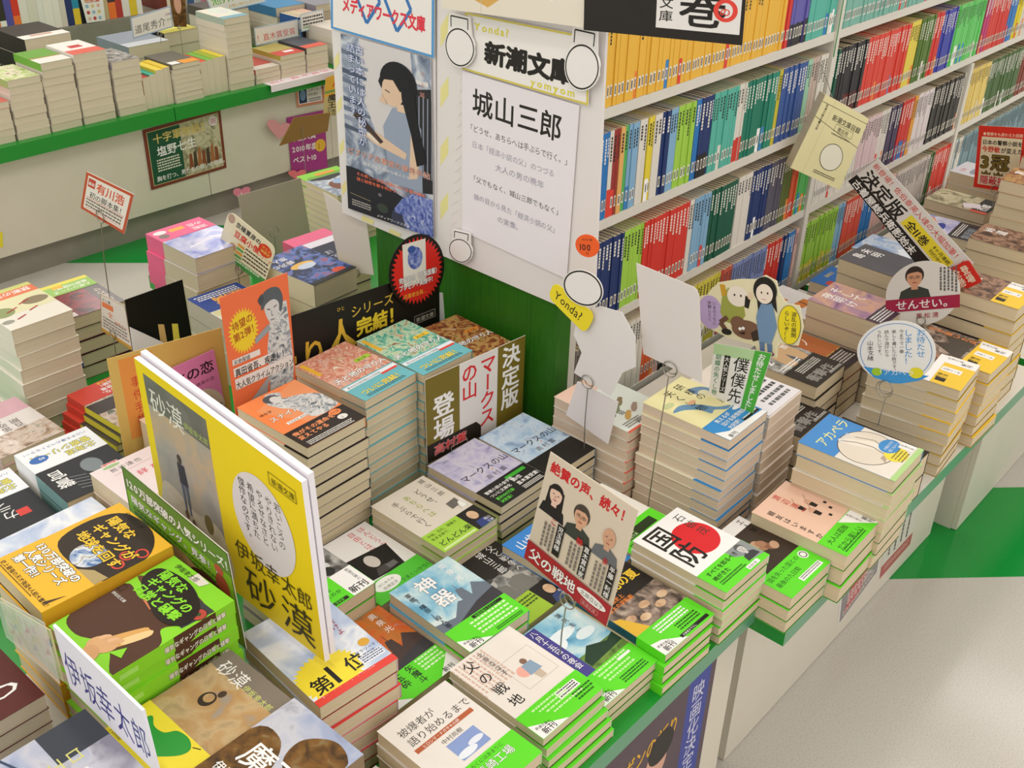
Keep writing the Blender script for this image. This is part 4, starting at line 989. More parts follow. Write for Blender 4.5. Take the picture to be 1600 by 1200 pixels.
stack('red-banded thriller volumes', 0.735, 1.485, 0.96, 5, '#4a4442!', ART.get('redmag'), 183, band=(0.05, '#d84a3c', BAND.get('redmag')), spine='#e8dc4a', fan=(-0.006, 0))
stack('glossy chilli-pepper volumes', 0.678, 1.66, 0.83, 8, '#e8e2d4!', ART.get('chili'), 180, pages='pages_pale', jit=0.003)
stack('glossy dark crimson volumes', 0.831, 1.772, 0.905, 5, '#4a1f26!', ART.get('crimson'), 178, band=(0.05, '#9cc46a', BAND.get('crimson')), spine='#2c4a9c', jit=0.004)
stack('pink-banded lavender volumes', 1.045, 1.695, 0.83, 6, '#9aa0d8!', ART.get('lavender'), 180, 0.118, 0.16, band=(0.052, '#ec6a94', BAND.get('lavender')), spine='#cfc4a8', jit=0.005, low='#d8d0c0')
stack('blue fairground covers', 1.0, 1.525, 0.895, 4, '#3a5a9c', ART.get('fair'), 178, low='#d8cfc0', spine='#d8cfc0')
stack('dark space-scene volumes', 1.137, 1.487, 0.85, 4, '#1f2340', ART.get('space'), 183, spine='#d8cdac')
stack('dark volumes with a pink strip', 1.29, 1.62, 0.9, 2, '#2c2f44', ART.get('strip'), 178, band=(0.04, '#ea6a90', None))
stack('green-edged tall pile volumes', 1.557, 1.9, 0.905, 8, '#d8ccc0', ART.get('snow'), 176, 0.115, 0.16, band=(0.035, '#8cd040', BAND.get('snow')), spine='#e4c8b0', side=-1)

# ------------------------------------------------------------------ the far counter
CT = 0.436
def counter_stack(s, x0, x1, zt, n, top, art_fn=None, rot=180, dy=0.16, y0=3.13, name='thick_novel', **k):
    return stack(s, (x0 + x1) / 2, y0 + dy / 2, 0, n, top, art_fn, rot, x1 - x0 - 0.003, dy, base=CT + 0.0002, ztop=zt, low='#d8cfc0', name=name, pages='pages_pale', jit=0.002, **k)
def flat(bg, *rects):
    def f(c):
        c.rect(0, 0, 105, 150, bg)
        for x, y, w, h, k in rects: c.rect(x, y, w, h, k)
    return f
counter_stack('red-topped novels at the open end of the counter', 1.275, 1.380, 0.555, 6, '#d86a60', None)
counter_stack('green leafy novels on the counter', 1.383, 1.487, 0.61, 8, '#a8c07a', flat('print_grass_art'))
counter_stack('green and white novels on the counter', 1.49, 1.592, 0.64, 9, '#6ea83c', flat('#6aa03a', (0, 96, 105, 54, '#e6e2da'), (0, 88, 105, 4, '#d85a48')))
counter_stack('red-flowered white novels on the counter', 1.595, 1.705, 0.647, 9, '#ece4de', flat('#ece4de', (0, 100, 105, 50, '#d8604e'), (30, 50, 40, 30, '#c43c3c')))
counter_stack('grey patterned novels on the counter', 1.712, 1.812, 0.604, 7, '#b0a8b4', flat('print_grey_photo'))
counter_stack('dark novels with orange bands on the counter', 1.919, 2.026, 0.559, 8, '#6a665c', flat('#6a665c', (0, 110, 60, 40, '#e69a3a'), (66, 112, 34, 30, '#eeeae4')))
counter_stack('tallest stack of cream novels on the counter', 2.132, 2.234, 0.672, 11, '#a8b8a8', flat('print_pastel', (0, 120, 105, 30, '#7aa8b8')))
counter_stack('low novels beside the tallest counter stack', 2.236, 2.343, 0.487, 3, '#c8685c', flat('#c0564c', (0, 110, 105, 40, '#dcd4c8')))
counter_stack('yellow-red covered novels on the counter', 2.345, 2.457, 0.515, 5, '#b8a850', flat('#b0a25a', (0, 90, 105, 60, '#c8483c'), (20, 100, 40, 20, '#efe6e6')))
counter_stack('dark novels with red edges on the counter', 2.46, 2.56, 0.523, 4, '#4a4a52', flat('#4c5058', (0, 110, 105, 40, '#d8604c')))
counter_stack('black hardbacks behind the front counter stacks', 1.565, 1.72, 0.655, 4, '#2e2824', flat('#2e2824', (0, 112, 105, 38, '#e8e4dc'), (30, 116, 50, 14, '#c8a08c')), dy=0.2, y0=3.36, name='hardback_book', spine='#2b2522')
counter_stack('grey-blue hardbacks under the name card', 1.93, 2.09, 0.565, 3, '#8f98a4', flat('#8f98a4', (0, 110, 105, 40, '#c8ccd2')), dy=0.2, y0=3.4, name='hardback_book')
counter_stack('yellow-topped hardbacks beside the tallest stack', 2.10, 2.24, 0.575, 3, '#2a2826', flat('#b8b04a', (0, 90, 105, 30, '#d8d46a')), dy=0.2, y0=3.45, name='hardback_book')
counter_stack('dark-topped novels behind the prize card', 2.36, 2.5, 0.60, 5, '#5a5650', None, dy=0.19, y0=3.5)
counter_stack('blue-covered novels near the notice boards', 2.56, 2.70, 0.60, 5, '#3f7aa8', flat('#3f86b4'), dy=0.19, y0=3.42)
counter_stack('cream novels half hidden by the yellow board', 2.60, 2.71, 0.56, 5, '#d8d0c4', None)
counter_stack('brown novels behind the boards on the counter', 2.72, 2.84, 0.62, 7, '#8a6a54', None)
counter_stack('grey novels far behind the boards on the counter', 2.70, 2.82, 0.60, 6, '#8a8c94', None, y0=3.36)
counter_stack('tan novels at the back of the counter', 2.52, 2.64, 0.66, 8, '#c8a878', None, y0=3.64)
counter_stack('red novels at the back of the counter', 2.66, 2.78, 0.64, 8, '#b8483c', None, y0=3.64)
def upright_row(what, group, x, y, z, specs, name='thick_novel', face_pages=False):
    for i, (w, h, dep, col, ink, obi, cn) in enumerate(specs):
        b = MB()
        if face_pages: b.box(-w / 2, w / 2 - 0.0004, 0, dep, 0, h, 'pages_pale', {'t': col, 'l': col, 'r': col})
        else: spine_book(b, -w / 2, w - 0.0006, h, dep, 0, 0, col, ink, obi, random.Random(i * 7 + 1), False)
        tag(b.build(name, None, (x + w / 2, y, z)), '%s %s standing %s in its row' % (cn, what, ORD[i] if i else 'first'), 'book', group)
        x += w
PG = ('#e8d8c0', INK_D, None)
upright_row('novel on end between stacks, leaf edges out,', 'upright novels between counter stacks', 1.815, 3.14, CT, [(0.026, 0.10, 0.12, '#c8483c', *PG[1:], 'red'), (0.024, 0.105, 0.12, '#3fae98', *PG[1:], 'teal'), (0.028, 0.115, 0.12, '#e8cf4a', *PG[1:], 'yellow-topped'), (0.024, 0.118, 0.12, '#e0c23e', *PG[1:], 'mustard')], face_pages=True)
upright_row('novel on end beside the dark stack, leaf edges out,', 'upright novels beside the dark stack', 2.029, 3.14, CT, [(0.027, 0.112, 0.12, '#e0584a', *PG[1:], 'red-topped'), (0.025, 0.114, 0.12, '#7ab84a', *PG[1:], 'green-topped'), (0.026, 0.116, 0.12, '#a8b83a', *PG[1:], 'olive-topped'), (0.023, 0.117, 0.12, '#ecd84a', *PG[1:], 'lemon-topped')], face_pages=True)
mb = MB(); mb.box(-1.6, 1.7, 0, 0.2, CT, 0.555, 'kick_plate')
tag(mb.build('shelf_plinth', None, (1.7, 3.83, 0)), 'grey plinth along the back of the counter under upright novels', 'plinth')
rdu = random.Random(5)
ups = []
pal = [('#e6e2d8', INK_D, 'white'), ('#2a2826', INK_L, 'black'), ('#b9c06a', INK_D, 'yellow-green'), ('#eceae4', INK_D, 'plain white'), ('#8fa8cc', INK_D, 'pale blue'), ('#26262a', INK_L, 'jet black'), ('#3a3630', INK_L, 'charcoal'), ('#5a54a0', INK_L, 'violet'), ('#d8402e', INK_L, 'red'), ('#e6e0d4', INK_D, 'ivory'), ('#ded8c8', INK_D, 'cream'), ('#e8e4dc', INK_D, 'bone white'), ('#ece6da', INK_D, 'pale'), ('#e9e4d8', INK_D, 'off-white'), ('#d8cfc0', INK_D, 'beige'), ('#2f3a6a', INK_L, 'navy'), ('#2f8fae', INK_L, 'cyan'), ('#24262a', INK_L, 'ink black'), ('#6fae3c', INK_D, 'leaf green'), ('#c03a6a', INK_L, 'magenta'), ('#c8b48a', INK_D, 'tan'), ('#4a3a3a', INK_L, 'brown'), ('#b8403a', INK_L, 'brick'), ('#e8e2dc', INK_D, 'milk white'), ('#e2c83e', INK_D, 'yellow'), ('#dfdcd6', INK_D, 'light grey')]
for c_, i_, n_ in pal:
    ups.append((rdu.choice((0.022, 0.026, 0.03, 0.034)), 0.188, 0.13, c_, i_, rdu.choice((None, None, '#e8c83a', '#ef7a3a', '#eeeae2')), n_))
upright_row('spine on the counter plinth,', 'upright novels on the plinth', 1.56, 3.84, 0.556, ups, 'hardback_novel')
upright_row('spine behind the pond-blue name card,', 'upright novels near the boards', 2.34, 3.84, 0.556, [(0.03, 0.188, 0.13, k, INK_D, None, n) for k, n in (('#7a3a30', 'maroon'), ('#e8dcc0', 'cream'), ('#d8b83a', 'gold'), ('#b0a890', 'stone'), ('#4a6a9a', 'steel blue'), ('#c8d0d8', 'silver'), ('#e0a0b0', 'rose'))], 'hardback_novel')
upright_row('spine by the narrow board edge,', 'bright upright novels by the boards', 2.565, 3.30, CT, [(0.018, 0.15, 0.105, k, INK_L, '#e8c83a', n) for k, n in (('#2f5a9c', 'blue'), ('#26242a', 'black'), ('#d8d0c8', 'white'), ('#d84a8c', 'magenta'), ('#c83a84', 'deep pink'), ('#e05a9c', 'pink'))])
# cards standing on the counter
def title_card(draw, w, h):
    c = Cv(w, h); draw(c); return c
def stand_foot(q, z):
    m = (Vector(q[2]) + Vector(q[3])) / 2
    return (m.x, m.y, z)
def border(c, k, t): c.frame(0, 0, c.w, c.h, t, k)
def d_(c): border(c, '#9ab4d8', 3); c.text('道尾秀介', 8, 12, 24, '#4a4a50', b=-0.01, gap=1.05); c.text('文庫新刊', 108, 34, 7, '#8a4a8a'); c.text('発売中', 112, 20, 7, '#7a9a3a')
q = [(1.9328, 3.36, 0.6672), (2.0849, 3.36, 0.6845), (2.0866, 3.36, 0.6153), (1.9307, 3.36, 0.5999)]
card('name_card', 'white name card with blue edge and four handwritten characters, on the counter', 'card', q, title_card(d_, 130, 56), stand=((q[3][0] + 0.1, 3.36, 0.57), (q[3][0] + 0.1, 3.36, 0.60)), ring=0.008)
def d_(c): border(c, '#a8c4dc', 3); c.text('！直木賞受賞', 4, 14, 26, '#d84a4a', b=-0.01, gap=1.0, sx=0.95)
q = [(2.3707, 3.3, 0.578), (2.5682, 3.3, 0.5799), (2.5744, 3.3, 0.5194), (2.3718, 3.3, 0.5155)]
card('prize_card', 'white card with red handwritten characters beside the tallest counter stack', 'card', q, title_card(d_, 170, 62))
def d_(c): border(c, '#9ac0d8', 2); c.text('イケイド本', 6, 10, 7, K); c.greek(8, 34, 70, 3, 9, '#3a3a3a'); c.greek(8, 8, 60, 1, 7, '#6ab86a')
q = [(2.563, 3.28, 0.602), (2.671, 3.28, 0.6049), (2.6719, 3.28, 0.5402), (2.563, 3.28, 0.5384)]
card('note_card', 'small white note card with black and green handwriting near the boards', 'card', q, title_card(d_, 84, 50))
def d_(c): border(c, '#a8c8e8', 3); c.text('池井戸潤', 10, 34, 34, '#6cba4a', b=0.02, out='#e8f0d8'); c.text('話題の', 150, 40, 14, '#3a5aa8'); c.text('お買い得セレクション', 60, 10, 12, '#d8b83a')
q = [(2.3165, 3.5, 0.6681), (2.5543, 3.5, 0.6915), (2.5801, 3.5, 0.6081), (2.3395, 3.5, 0.5984)]
card('author_card', 'large white card with green and yellow handwriting above the tallest stack', 'card', q, title_card(d_, 190, 80))
def d_(c): c.rect(0, 0, 50, 120, 'print_rust'); c.ell(24, 70, 12, 30, '#d8a890')
q = [(2.1091, 3.4, 0.7351), (2.173, 3.4, 0.7271), (2.1639, 3.4, 0.5968), (2.1139, 3.4, 0.6044)]
card('photo_card', 'narrow dark photograph card on a wire behind the upright novels', 'card', q, title_card(d_, 50, 120), stand=((q[3][0] + 0.02, 3.4, CT), (q[3][0] + 0.02, 3.4, 0.6)), ring=0.006)
def d_(c):
    for i in range(4):
        for j in range(3): c.ell(12 + j * 16, 14 + i * 24, 5, 7, ('#e6b8a8', '#c84a4a', '#9ab8d0', '#e0c88a')[(i + j) % 4])
    c.greek(10, 88, 40, 3, 6, '#d8503c')
q = [(2.0181, 3.83, 0.6508), (2.1052, 3.83, 0.6459), (2.1017, 3.83, 0.5564), (2.028, 3.83, 0.5582)]
card('leaflet', 'pale leaflet with small coloured pictures in front of the plinth novels', 'leaflet', q, title_card(d_, 60, 100))
def d_(c): c.text('祝！直木賞受賞', 6, 10, 26, '#d8586a', b=-0.01, gap=1.0)
mb = MB(); cv = title_card(d_, 170, 44)
X0_, X1_ = 2.2655, 2.5599
cv.emit(mb, lambda x, y, k: ((x / 170 - 0.5) * (X1_ - X0_), (y / 44 - 0.2) * 0.045, 0.0012 + k))
mb.box(-(X1_ - X0_) / 2, (X1_ - X0_) / 2, -0.012, 0.04, 0, 0.0012, '#f0e6ea'); mb.box(-(X1_ - X0_) / 2, (X1_ - X0_) / 2, -0.013, -0.012, -0.022, 0.0012, '#f0e6ea')
tag(mb.build('paper_banner', None, ((X0_ + X1_) / 2, 3.10, 0.4362)), 'white paper banner with pink lettering folded over the green counter edge', 'banner')
# posters on the counter front
def d_(c):
    border(c, '#7a3a2a', 5); c.rect(5, 5, 58, 90, '#1f5238'); c.rect(63, 5, 72, 90, 'print_meadow_fresco'); c.frame(5, 5, 130, 90, 1, '#c8b888')
    for i in range(7): c.poly([(72 + i * 8, 16), (80 + i * 8, 16), (79 + i * 8, 40 + (i % 3) * 5), (74 + i * 8, 42)], ('#8a4a2c', '#4a3a2c', '#a86a3c')[i % 3])
    c.text('十字軍物語2', 14, 74, 17, '#d8c070', b=0.04, gap=1.0, sx=1.0); c.text('塩野七生', 18, 52, 18, WH, b=0.03); c.greek(16, 44, 40, 5, 4.4, '#e6e2d0'); c.text('胸を打つ、男たちの戦いの物語。', 12, 11, 9.5, WH, b=0.02, sx=0.92); c.ell(124, 84, 8, 8, '#e8dce0'); c.greek(119, 86, 10, 3, 3, '#c86a6a')
q = [(1.7936, 3.146, 0.3712), (2.0916, 3.146, 0.3804), (2.0907, 3.146, 0.1729), (1.7935, 3.146, 0.1698)]
card('framed_poster', 'dark red framed poster of a green and fresco history book on the counter front', 'poster', q, title_card(d_, 140, 100), paper='#7a3a2a', thick=0.003)
def d_(c): border(c, '#d88a6a', 6); c.text('2011年 2冠 受賞作', 8, 48, 8, '#4a4a4a', b=0.02); c.rect(8, 8, 22, 38, '#2a3a5c'); c.ell(19, 28, 8, 14, '#7a9ac0'); c.rows(['ふがいない僕は', '空を見た'], 34, 34, 7.5, K, step=1.5); c.greek(34, 14, 36, 2, 5, '#5a5a5a')
q = [(2.4134, 3.146, 0.404), (2.5425, 3.146, 0.4029), (2.5412, 3.146, 0.3113), (2.4139, 3.146, 0.3184)]
card('prize_poster', 'orange edged prize poster under the folded paper banner', 'poster', q, title_card(d_, 80, 60))
def d_(c): c.rect(0, 60, 60, 60, '#e0a83a'); c.rect(0, 70, 60, 8, '#7a9a4a'); c.cols(['僕と', '魔王'], 46, 66, 22, K, b=0.04, step=1.2); c.cols(['香月'], 24, 20, 12, K); c.cols(['八'], 36, 118, 34, '#c8402c', b=0.02)
q = [(2.4763, 3.05, 0.432), (2.569, 3.05, 0.4423), (2.5734, 3.05, 0.2827), (2.4538, 3.05, 0.2985)]
card('yellow_board', 'mustard card with black characters half hidden by the notice board', 'card', q, title_card(d_, 60, 120), paper='#c8b47a', stand=((q[3][0] + 0.03, 3.05, 0.0), (q[3][0] + 0.03, 3.05, q[3][2] + 0.02)), ring=0.006)
def d_(c): c.rows(['2011年', '本屋大賞', '2010年度', 'ベスト10'], 5, 92, 15, WH, b=0.04, step=1.55, sx=0.92); c.ell(66, 92, 12, 13, '#e8b83a'); c.text('2', 61, 84, 18, '#b8801a', b=0.02); c.ell(68, 50, 12, 13, '#e8b83a'); c.text('1', 63, 42, 18, '#b8801a', b=0.02)
q = [(2.3649, 3.146, 0.2913), (2.5389, 3.146, 0.2831), (2.5369, 3.146, 0.0617), (2.3674, 3.146, 0.0794)]
card('award_poster', 'magenta award poster with two gold discs on the counter front', 'poster', q, title_card(d_, 82, 120), paper='#a83a86')
q = [(2.2876, 3.0, 0.3405), (2.4463, 3.0, 0.3251), (2.4296, 3.0, 0.2615), (2.2158, 3.0, 0.2572)]
card('cardboard_flap', 'plain brown cardboard flap leaning out before the magenta poster', 'cardboard', q, Cv(10, 10), paper='#8f6a35', thick=0.004, stand=((q[3][0] + 0.1, 3.0, 0.0), (q[3][0] + 0.1, 3.0, q[3][2] + 0.04)), ring=0.004)
def heart(n=18):
    P = []
    for i in range(n * 2):
        t = math.pi * i / n
        P.append((50 + 46 * math.sin(t) ** 3, 54 + 36 * math.cos(t) - 14 * math.cos(2 * t) - 6 * math.cos(3 * t) - 2 * math.cos(4 * t)))
    return P[::-1]
for hn, hq, hk in (('pale pink paper heart tucked behind the cardboard flap', [(2.2657, 3.13, 0.3252), (2.3911, 3.13, 0.2752), (2.3546, 3.13, 0.1981), (2.2568, 3.13, 0.2442)], '#e6a0a4'), ('coral paper heart below the magenta poster', [(2.3417, 3.14, 0.107), (2.4413, 3.14, 0.0871), (2.4187, 3.14, 0.0379), (2.3485, 3.14, 0.0561)], '#ea7a80'), ('pink paper heart with a white letter low on the counter front', [(2.0988, 3.14, 0.1021), (2.1798, 3.14, 0.0903), (2.1791, 3.14, 0.0373), (2.1017, 3.14, 0.0392)], '#ea8aa0')):
    c_ = Cv(100, 100)
    if 'letter' in hn: c_.text('L', 42, 34, 34, WH, b=0.03)
    card('paper_heart', hn, 'paper heart', hq, c_, outline=heart(), paper=hk)
c_ = Cv(20, 40); c_.rect(0, 0, 20, 40, '#e8d83a')
card('yellow_note', 'yellow note stuck on the counter front at the open end', 'note', [(1.2502, 3.147, 0.1754), (1.2852, 3.147, 0.1732), (1.2767, 3.147, 0.1258), (1.2434, 3.147, 0.1278)], c_)

# ------------------------------------------------------------------ boards and posters on the end panel
PX_ = 1.197
def d_(c):
    for i in range(6): c.poly([(2, 30 + i * 70), (12, 44 + i * 70), (12, 62 + i * 70), (2, 48 + i * 70)], '#e8e09a'); c.poly([(150 + i, 6), (172, 2), (176, 10), (152, 14)], '#e8e09a')
    c.poly([(40, 2), (64, 2), (68, 10), (44, 12)], '#e8e09a'); c.poly([(96, 1), (118, 1), (122, 8), (100, 9)], '#e8e09a')
q = [(1.194, 1.4482, 1.2052), (1.194, 1.2044, 1.2175), (1.194, 1.2054, 0.7419), (1.194, 1.447, 0.7474)]
card('notice_board', 'narrow white notice board holding the poster of the reading woman', 'board', q, title_card(d_, 190, 430), thick=0.005, paper='#e6e2e0')
def d_(c):
    for i in range(4): c.poly([(6, 60 + i * 90), (20, 84 + i * 90), (20, 112 + i * 90), (6, 90 + i * 90)], '#e8e09a')
    for i in range(22): c.line([(24 + i * 1.2, 40 + i * 18), (36 + i * 1.1, 52 + i * 18)], 0.8, '#e2cfd0')
q = [(1.194, 1.1994, 1.1914), (1.194, 0.8846, 1.1793), (1.194, 0.8725, 0.7372), (1.194, 1.2054, 0.7431)]
card('notice_board', 'wide white notice board holding the handwritten paper', 'board', q, title_card(d_, 260, 430), thick=0.005, paper='#e6e0dd')
def d_(c):
    border(c, '#5a9ad0', 4)
    for x in (62, 112): c.line([(x - 20, 74), (x, 26), (x + 22, 66), (x + 2, 110)], 5, '#3f78b8'); c.line([(x + 2, 110), (x - 20, 74)], 5, '#3f78b8')
    c.text('メディアワークス文庫', 20, 38, 27, '#e23a4c', b=0.06, sx=0.52, gap=0.97)
q = [(1.19, 1.4366, 1.1782), (1.19, 1.2009, 1.1809), (1.19, 1.2039, 1.0693), (1.19, 1.4445, 1.0732)]
card('header_sign', 'white header sign with blue border, blue diamonds and red katakana', 'sign', q, title_card(d_, 170, 116))
def d_(c):
    c.rect(0, 0, 140, 290, 'print_ink_wash'); c.poly([(30, 290), (110, 290), (118, 150), (60, 130), (36, 190)], '#d6d2d2')
    for i in range(9): c.poly([(0, 268 - i * 15), (30 + (i * 13) % 16, 262 - i * 15), (30 + (i * 13) % 16, 257 - i * 15), (0, 260 - i * 15)], ('#6c788c', '#8f9aac', '#525e72')[i % 3])
    for i in range(5): c.rect(112, 246 - i * 9, 24, 6, ('#e2dedc', '#b0b6c0')[i % 2])
    c.rect(112, 168, 28, 36, '#cfd0d4'); c.rect(116, 172, 20, 28, '#2f5a9c'); c.ring(126, 186, 6, 8, 2.2, '#e6e4dc', 20)
    g = Cv(9e3, 9e3, False)
    g.poly([(112, 40), (132, 44), (136, 160), (124, 172), (104, 166), (100, 60)], '#2c2b30')
    for i in range(5): g.line([(108 + i * 5, 60), (110 + i * 5, 160)], 1.4, '#8a90a0')
    g.poly([(72, 40), (112, 40), (112, 120), (100, 140), (78, 136), (66, 110)], '#98a4b8'); g.poly([(96, 52), (106, 56), (112, 112), (100, 118)], '#e2c4a8'); g.poly([(40, 92), (54, 84), (92, 76), (94, 84), (56, 100)], '#e2c4a8')
    g.poly([(28, 112), (62, 86), (66, 90), (34, 118)], '#4a3c38'); g.poly([(34, 104), (58, 88), (60, 84), (36, 98)], '#e8e2d8')
    g.poly([(84, 134), (96, 134), (96, 150), (84, 152)], '#e2c4a8'); g.ell(86, 168, 22, 25, '#1c1c22'); g.ell(79, 156, 13, 18, '#e0c2a6'); g.poly([(66, 150), (62, 140), (72, 138)], '#e0c2a6'); g.poly([(62, 164), (70, 184), (96, 186), (98, 166), (88, 158), (80, 170), (68, 168), (66, 156)], '#1c1c22'); g.ell(94, 158, 3.4, 5, '#e0c2a6'); g.line([(70, 156), (76, 154)], 1.2, '#4a3a34'); g.poly([(88, 186), (104, 172), (108, 130), (118, 80), (106, 72), (100, 110), (90, 150)], '#1c1c22'); g.poly([(98, 176), (106, 140), (98, 150), (96, 166)], '#1c1c22')
    for p, key, kk in g.ops: c.put([[((x - 70) * 1.3 + 70, (y - 40) * 1.3 + 72) for x, y in p]], key)
    c.poly([(0, 0), (140, 0), (140, 40), (96, 52), (60, 66), (20, 76), (0, 76)], '#25262e'); c.poly([(74, 0), (140, 0), (140, 66), (110, 66), (92, 50), (80, 30)], 'print_hydrangea'); c.ell(60, 22, 9, 8, '#3a463c'); c.ell(56, 44, 3, 3, '#7a7078'); c.line([(6, 30), (40, 27)], 0.6, '#c8b888'); c.greek(8, 18, 30, 3, 4, '#b8b4ac'); c.poly([(72, 0), (98, 0), (92, 22), (76, 24)], '#3c4056')
    c.cols(['古い本には人の秘密が'], 31, 280, 14.5, '#e6eaf4', out='#4f66a8', ow=0.06, gap=1.12, b=0.0); c.cols(['詰まっています'], 17, 280, 14.5, '#e6eaf4', out='#4f66a8', ow=0.06, gap=1.12); c.cols(['三上延'], 128, 268, 8, '#d89a8a', gap=2.0)
    c.text('ビブリア古書堂の事件手帖', 4, 100, 11.6, '#b8583c', b=0.01, out='#e8dcd2', ow=0.05, rot=0.0, sx=0.96); c.text('栞子さんと奇妙な客人たち', 30, 88, 6.4, WH); c.rows(['その美しい女性は壊れかけ古書の謎を', '謎と秘密を解き明かす──。'], 18, 66, 6.6, '#ef7a58', b=0.02, step=1.35); c.text('メディアワークス文庫', 50, 4, 5.4, WH)
q = [(1.19, 1.4208, 1.0691), (1.19, 1.2109, 1.067), (1.19, 1.2086, 0.7712), (1.19, 1.4237, 0.7637)]
card('book_poster', 'blue-grey poster of a long-haired woman reading, hydrangeas below', 'poster', q, title_card(d_, 140, 290), paper='#d8d4d4')
def d_(c):
    border(c, '#d8c85a', 3); c.text('Yonda?', 16, 68, 16, '#e6dc4a', b=0.03, out='#a89a2a', ow=0.02, gap=1.1); c.text('新潮文庫', 36, 24, 36, K, b=0.085, sx=0.98); c.text('yomyom', 112, 6, 15, '#e6dc4a', b=0.03, out='#a89a2a', ow=0.02, gap=1.15)
q = [(1.188, 1.1361, 1.1486), (1.188, 0.9056, 1.1534), (1.188, 0.9018, 1.0618), (1.188, 1.1423, 1.065)]
card('header_sign', 'white header sign with gold border and four heavy black characters', 'sign', q, title_card(d_, 200, 92))
def d_(c):
    c.text('城山三郎', 18, 196, 41, '#2a2624', b=0.03, sx=0.9, gap=1.02, jit=0.02); c.text('「どうせ、あちらへは手ぶらで行く。」', 10, 166, 11.5, '#3a3634', sx=0.84, jit=0.03); c.text('日本「経済小説の父」のつづる', 18, 142, 11, '#9a98a8', sx=0.92, jit=0.03); c.text('大人の男の晩年', 60, 120, 12, '#9a98a8', jit=0.03)
    c.text('「父でもなく、城山三郎でもなく」', 16, 90, 10.5, '#4a4644', sx=0.95, jit=0.03); c.text('娘の目から見た「経済小説の父」', 22, 62, 10.5, '#9a98a8', sx=0.95, jit=0.03); c.text('の実像。', 66, 42, 11, '#9a98a8', jit=0.03)
q = [(1.191, 1.1452, 1.062), (1.191, 0.9196, 1.0574), (1.191, 0.9249, 0.7902), (1.191, 1.1444, 0.8028)]
card('handwritten_paper', 'large white paper with four handwritten black characters and grey lines', 'paper', q, title_card(d_, 190, 250), paper='#ece6ea')
def blank(name, label, X, cx, cy, q, o2=None):
    c = Cv(100, 100); c.ring(50, 40, 38, 34, 2.6, K, 40); c.line([(28, 74), (28, 93), (72, 93), (72, 74)], 2.4, K)
    P = circle(50, 40, 40, 36, 28)[:14]
    out = [(88, 40)] + circle(50, 40, 40, 36, 28)[1:4] + [(77, 97), (23, 97)] + circle(50, 40, 40, 36, 28)[11:]
    card(name, label, 'cutout card', q, c, outline=out, paper='#ece8e4', thick=0.003)
blank('cutout_card', 'blank white rounded cutout card at the upper corner by the reading poster', 0, 0, 0, [(1.182, 1.1813, 1.1468), (1.182, 1.1036, 1.1467), (1.182, 1.1026, 1.0701), (1.182, 1.1796, 1.0608)])
blank('cutout_card', 'blank white rounded cutout card at the corner of the gold bordered sign', 0, 0, 0, [(1.182, 0.948, 1.1672), (1.182, 0.8722, 1.1668), (1.182, 0.8754, 1.0801), (1.182, 0.9513, 1.0749)])
blank('cutout_card', 'blank white rounded cutout card at the foot of the handwritten paper', 0, 0, 0, [(1.185, 1.1749, 0.8033), (1.185, 1.1046, 0.811), (1.185, 1.1124, 0.7503), (1.185, 1.1768, 0.741)])
def d_(c): c.poly([(20, 30), (70, 10), (90, 26), (70, 44), (40, 50)], '#d8aa5a'); c.poly([(96, 40), (120, 30), (126, 50), (104, 56)], '#d8aa5a'); c.line([(60, 0), (60, 100)], 0.6, '#d0c8b8'); c.line([(150, 36), (158, 30)], 1.2, WH)
q = [(1.16, 1.1612, 1.2181), (1.16, 0.8897, 1.2294), (1.16, 0.8968, 1.1717), (1.16, 1.1567, 1.1547)]
card('top_banner', 'cream banner with tan brush shapes across the head of the boards', 'banner', q, title_card(d_, 200, 64), paper='#e6ddcc', stand=None)
def d_(c):
    c.rect(0, 0, 215, 110, '#26201e'); c.rect(103, 16, 108, 94, '#e6e2de'); c.cols(['新潮文庫'], 116, 108, 19, K, b=0.02, gap=1.1); c.text('巻', 132, 28, 62, K, b=0.035); c.ring(192, 52, 15, 18, 6, '#e2463a', 26); c.text('の', 184, 44, 15, '#e2463a', b=0.03)
q = [(1.155, 0.8958, 1.2523), (1.155, 0.6619, 1.2711), (1.155, 0.6574, 1.1926), (1.155, 0.8916, 1.1701)]
card('black_banner', 'black banner with white panel, brush character and red seal', 'banner', q, title_card(d_, 215, 110), paper='#26201e')
for pn, (px0, py0) in (('cream', (1.0226, 1.2201)), ('black', (0.81, 1.2504))):
    mb = MB(); mb.box(-0.004, 0.004, -0.004, 0.004, 0, 2.9 - py0, 'wire')
    tag(mb.build('ceiling_rod', None, (1.1665, px0, py0)), 'thin metal rod holding the %s banner' % pn, 'rod')

# ------------------------------------------------------------------ signs among the stacks
def drop(p, z): return (p[0], p[1], z)
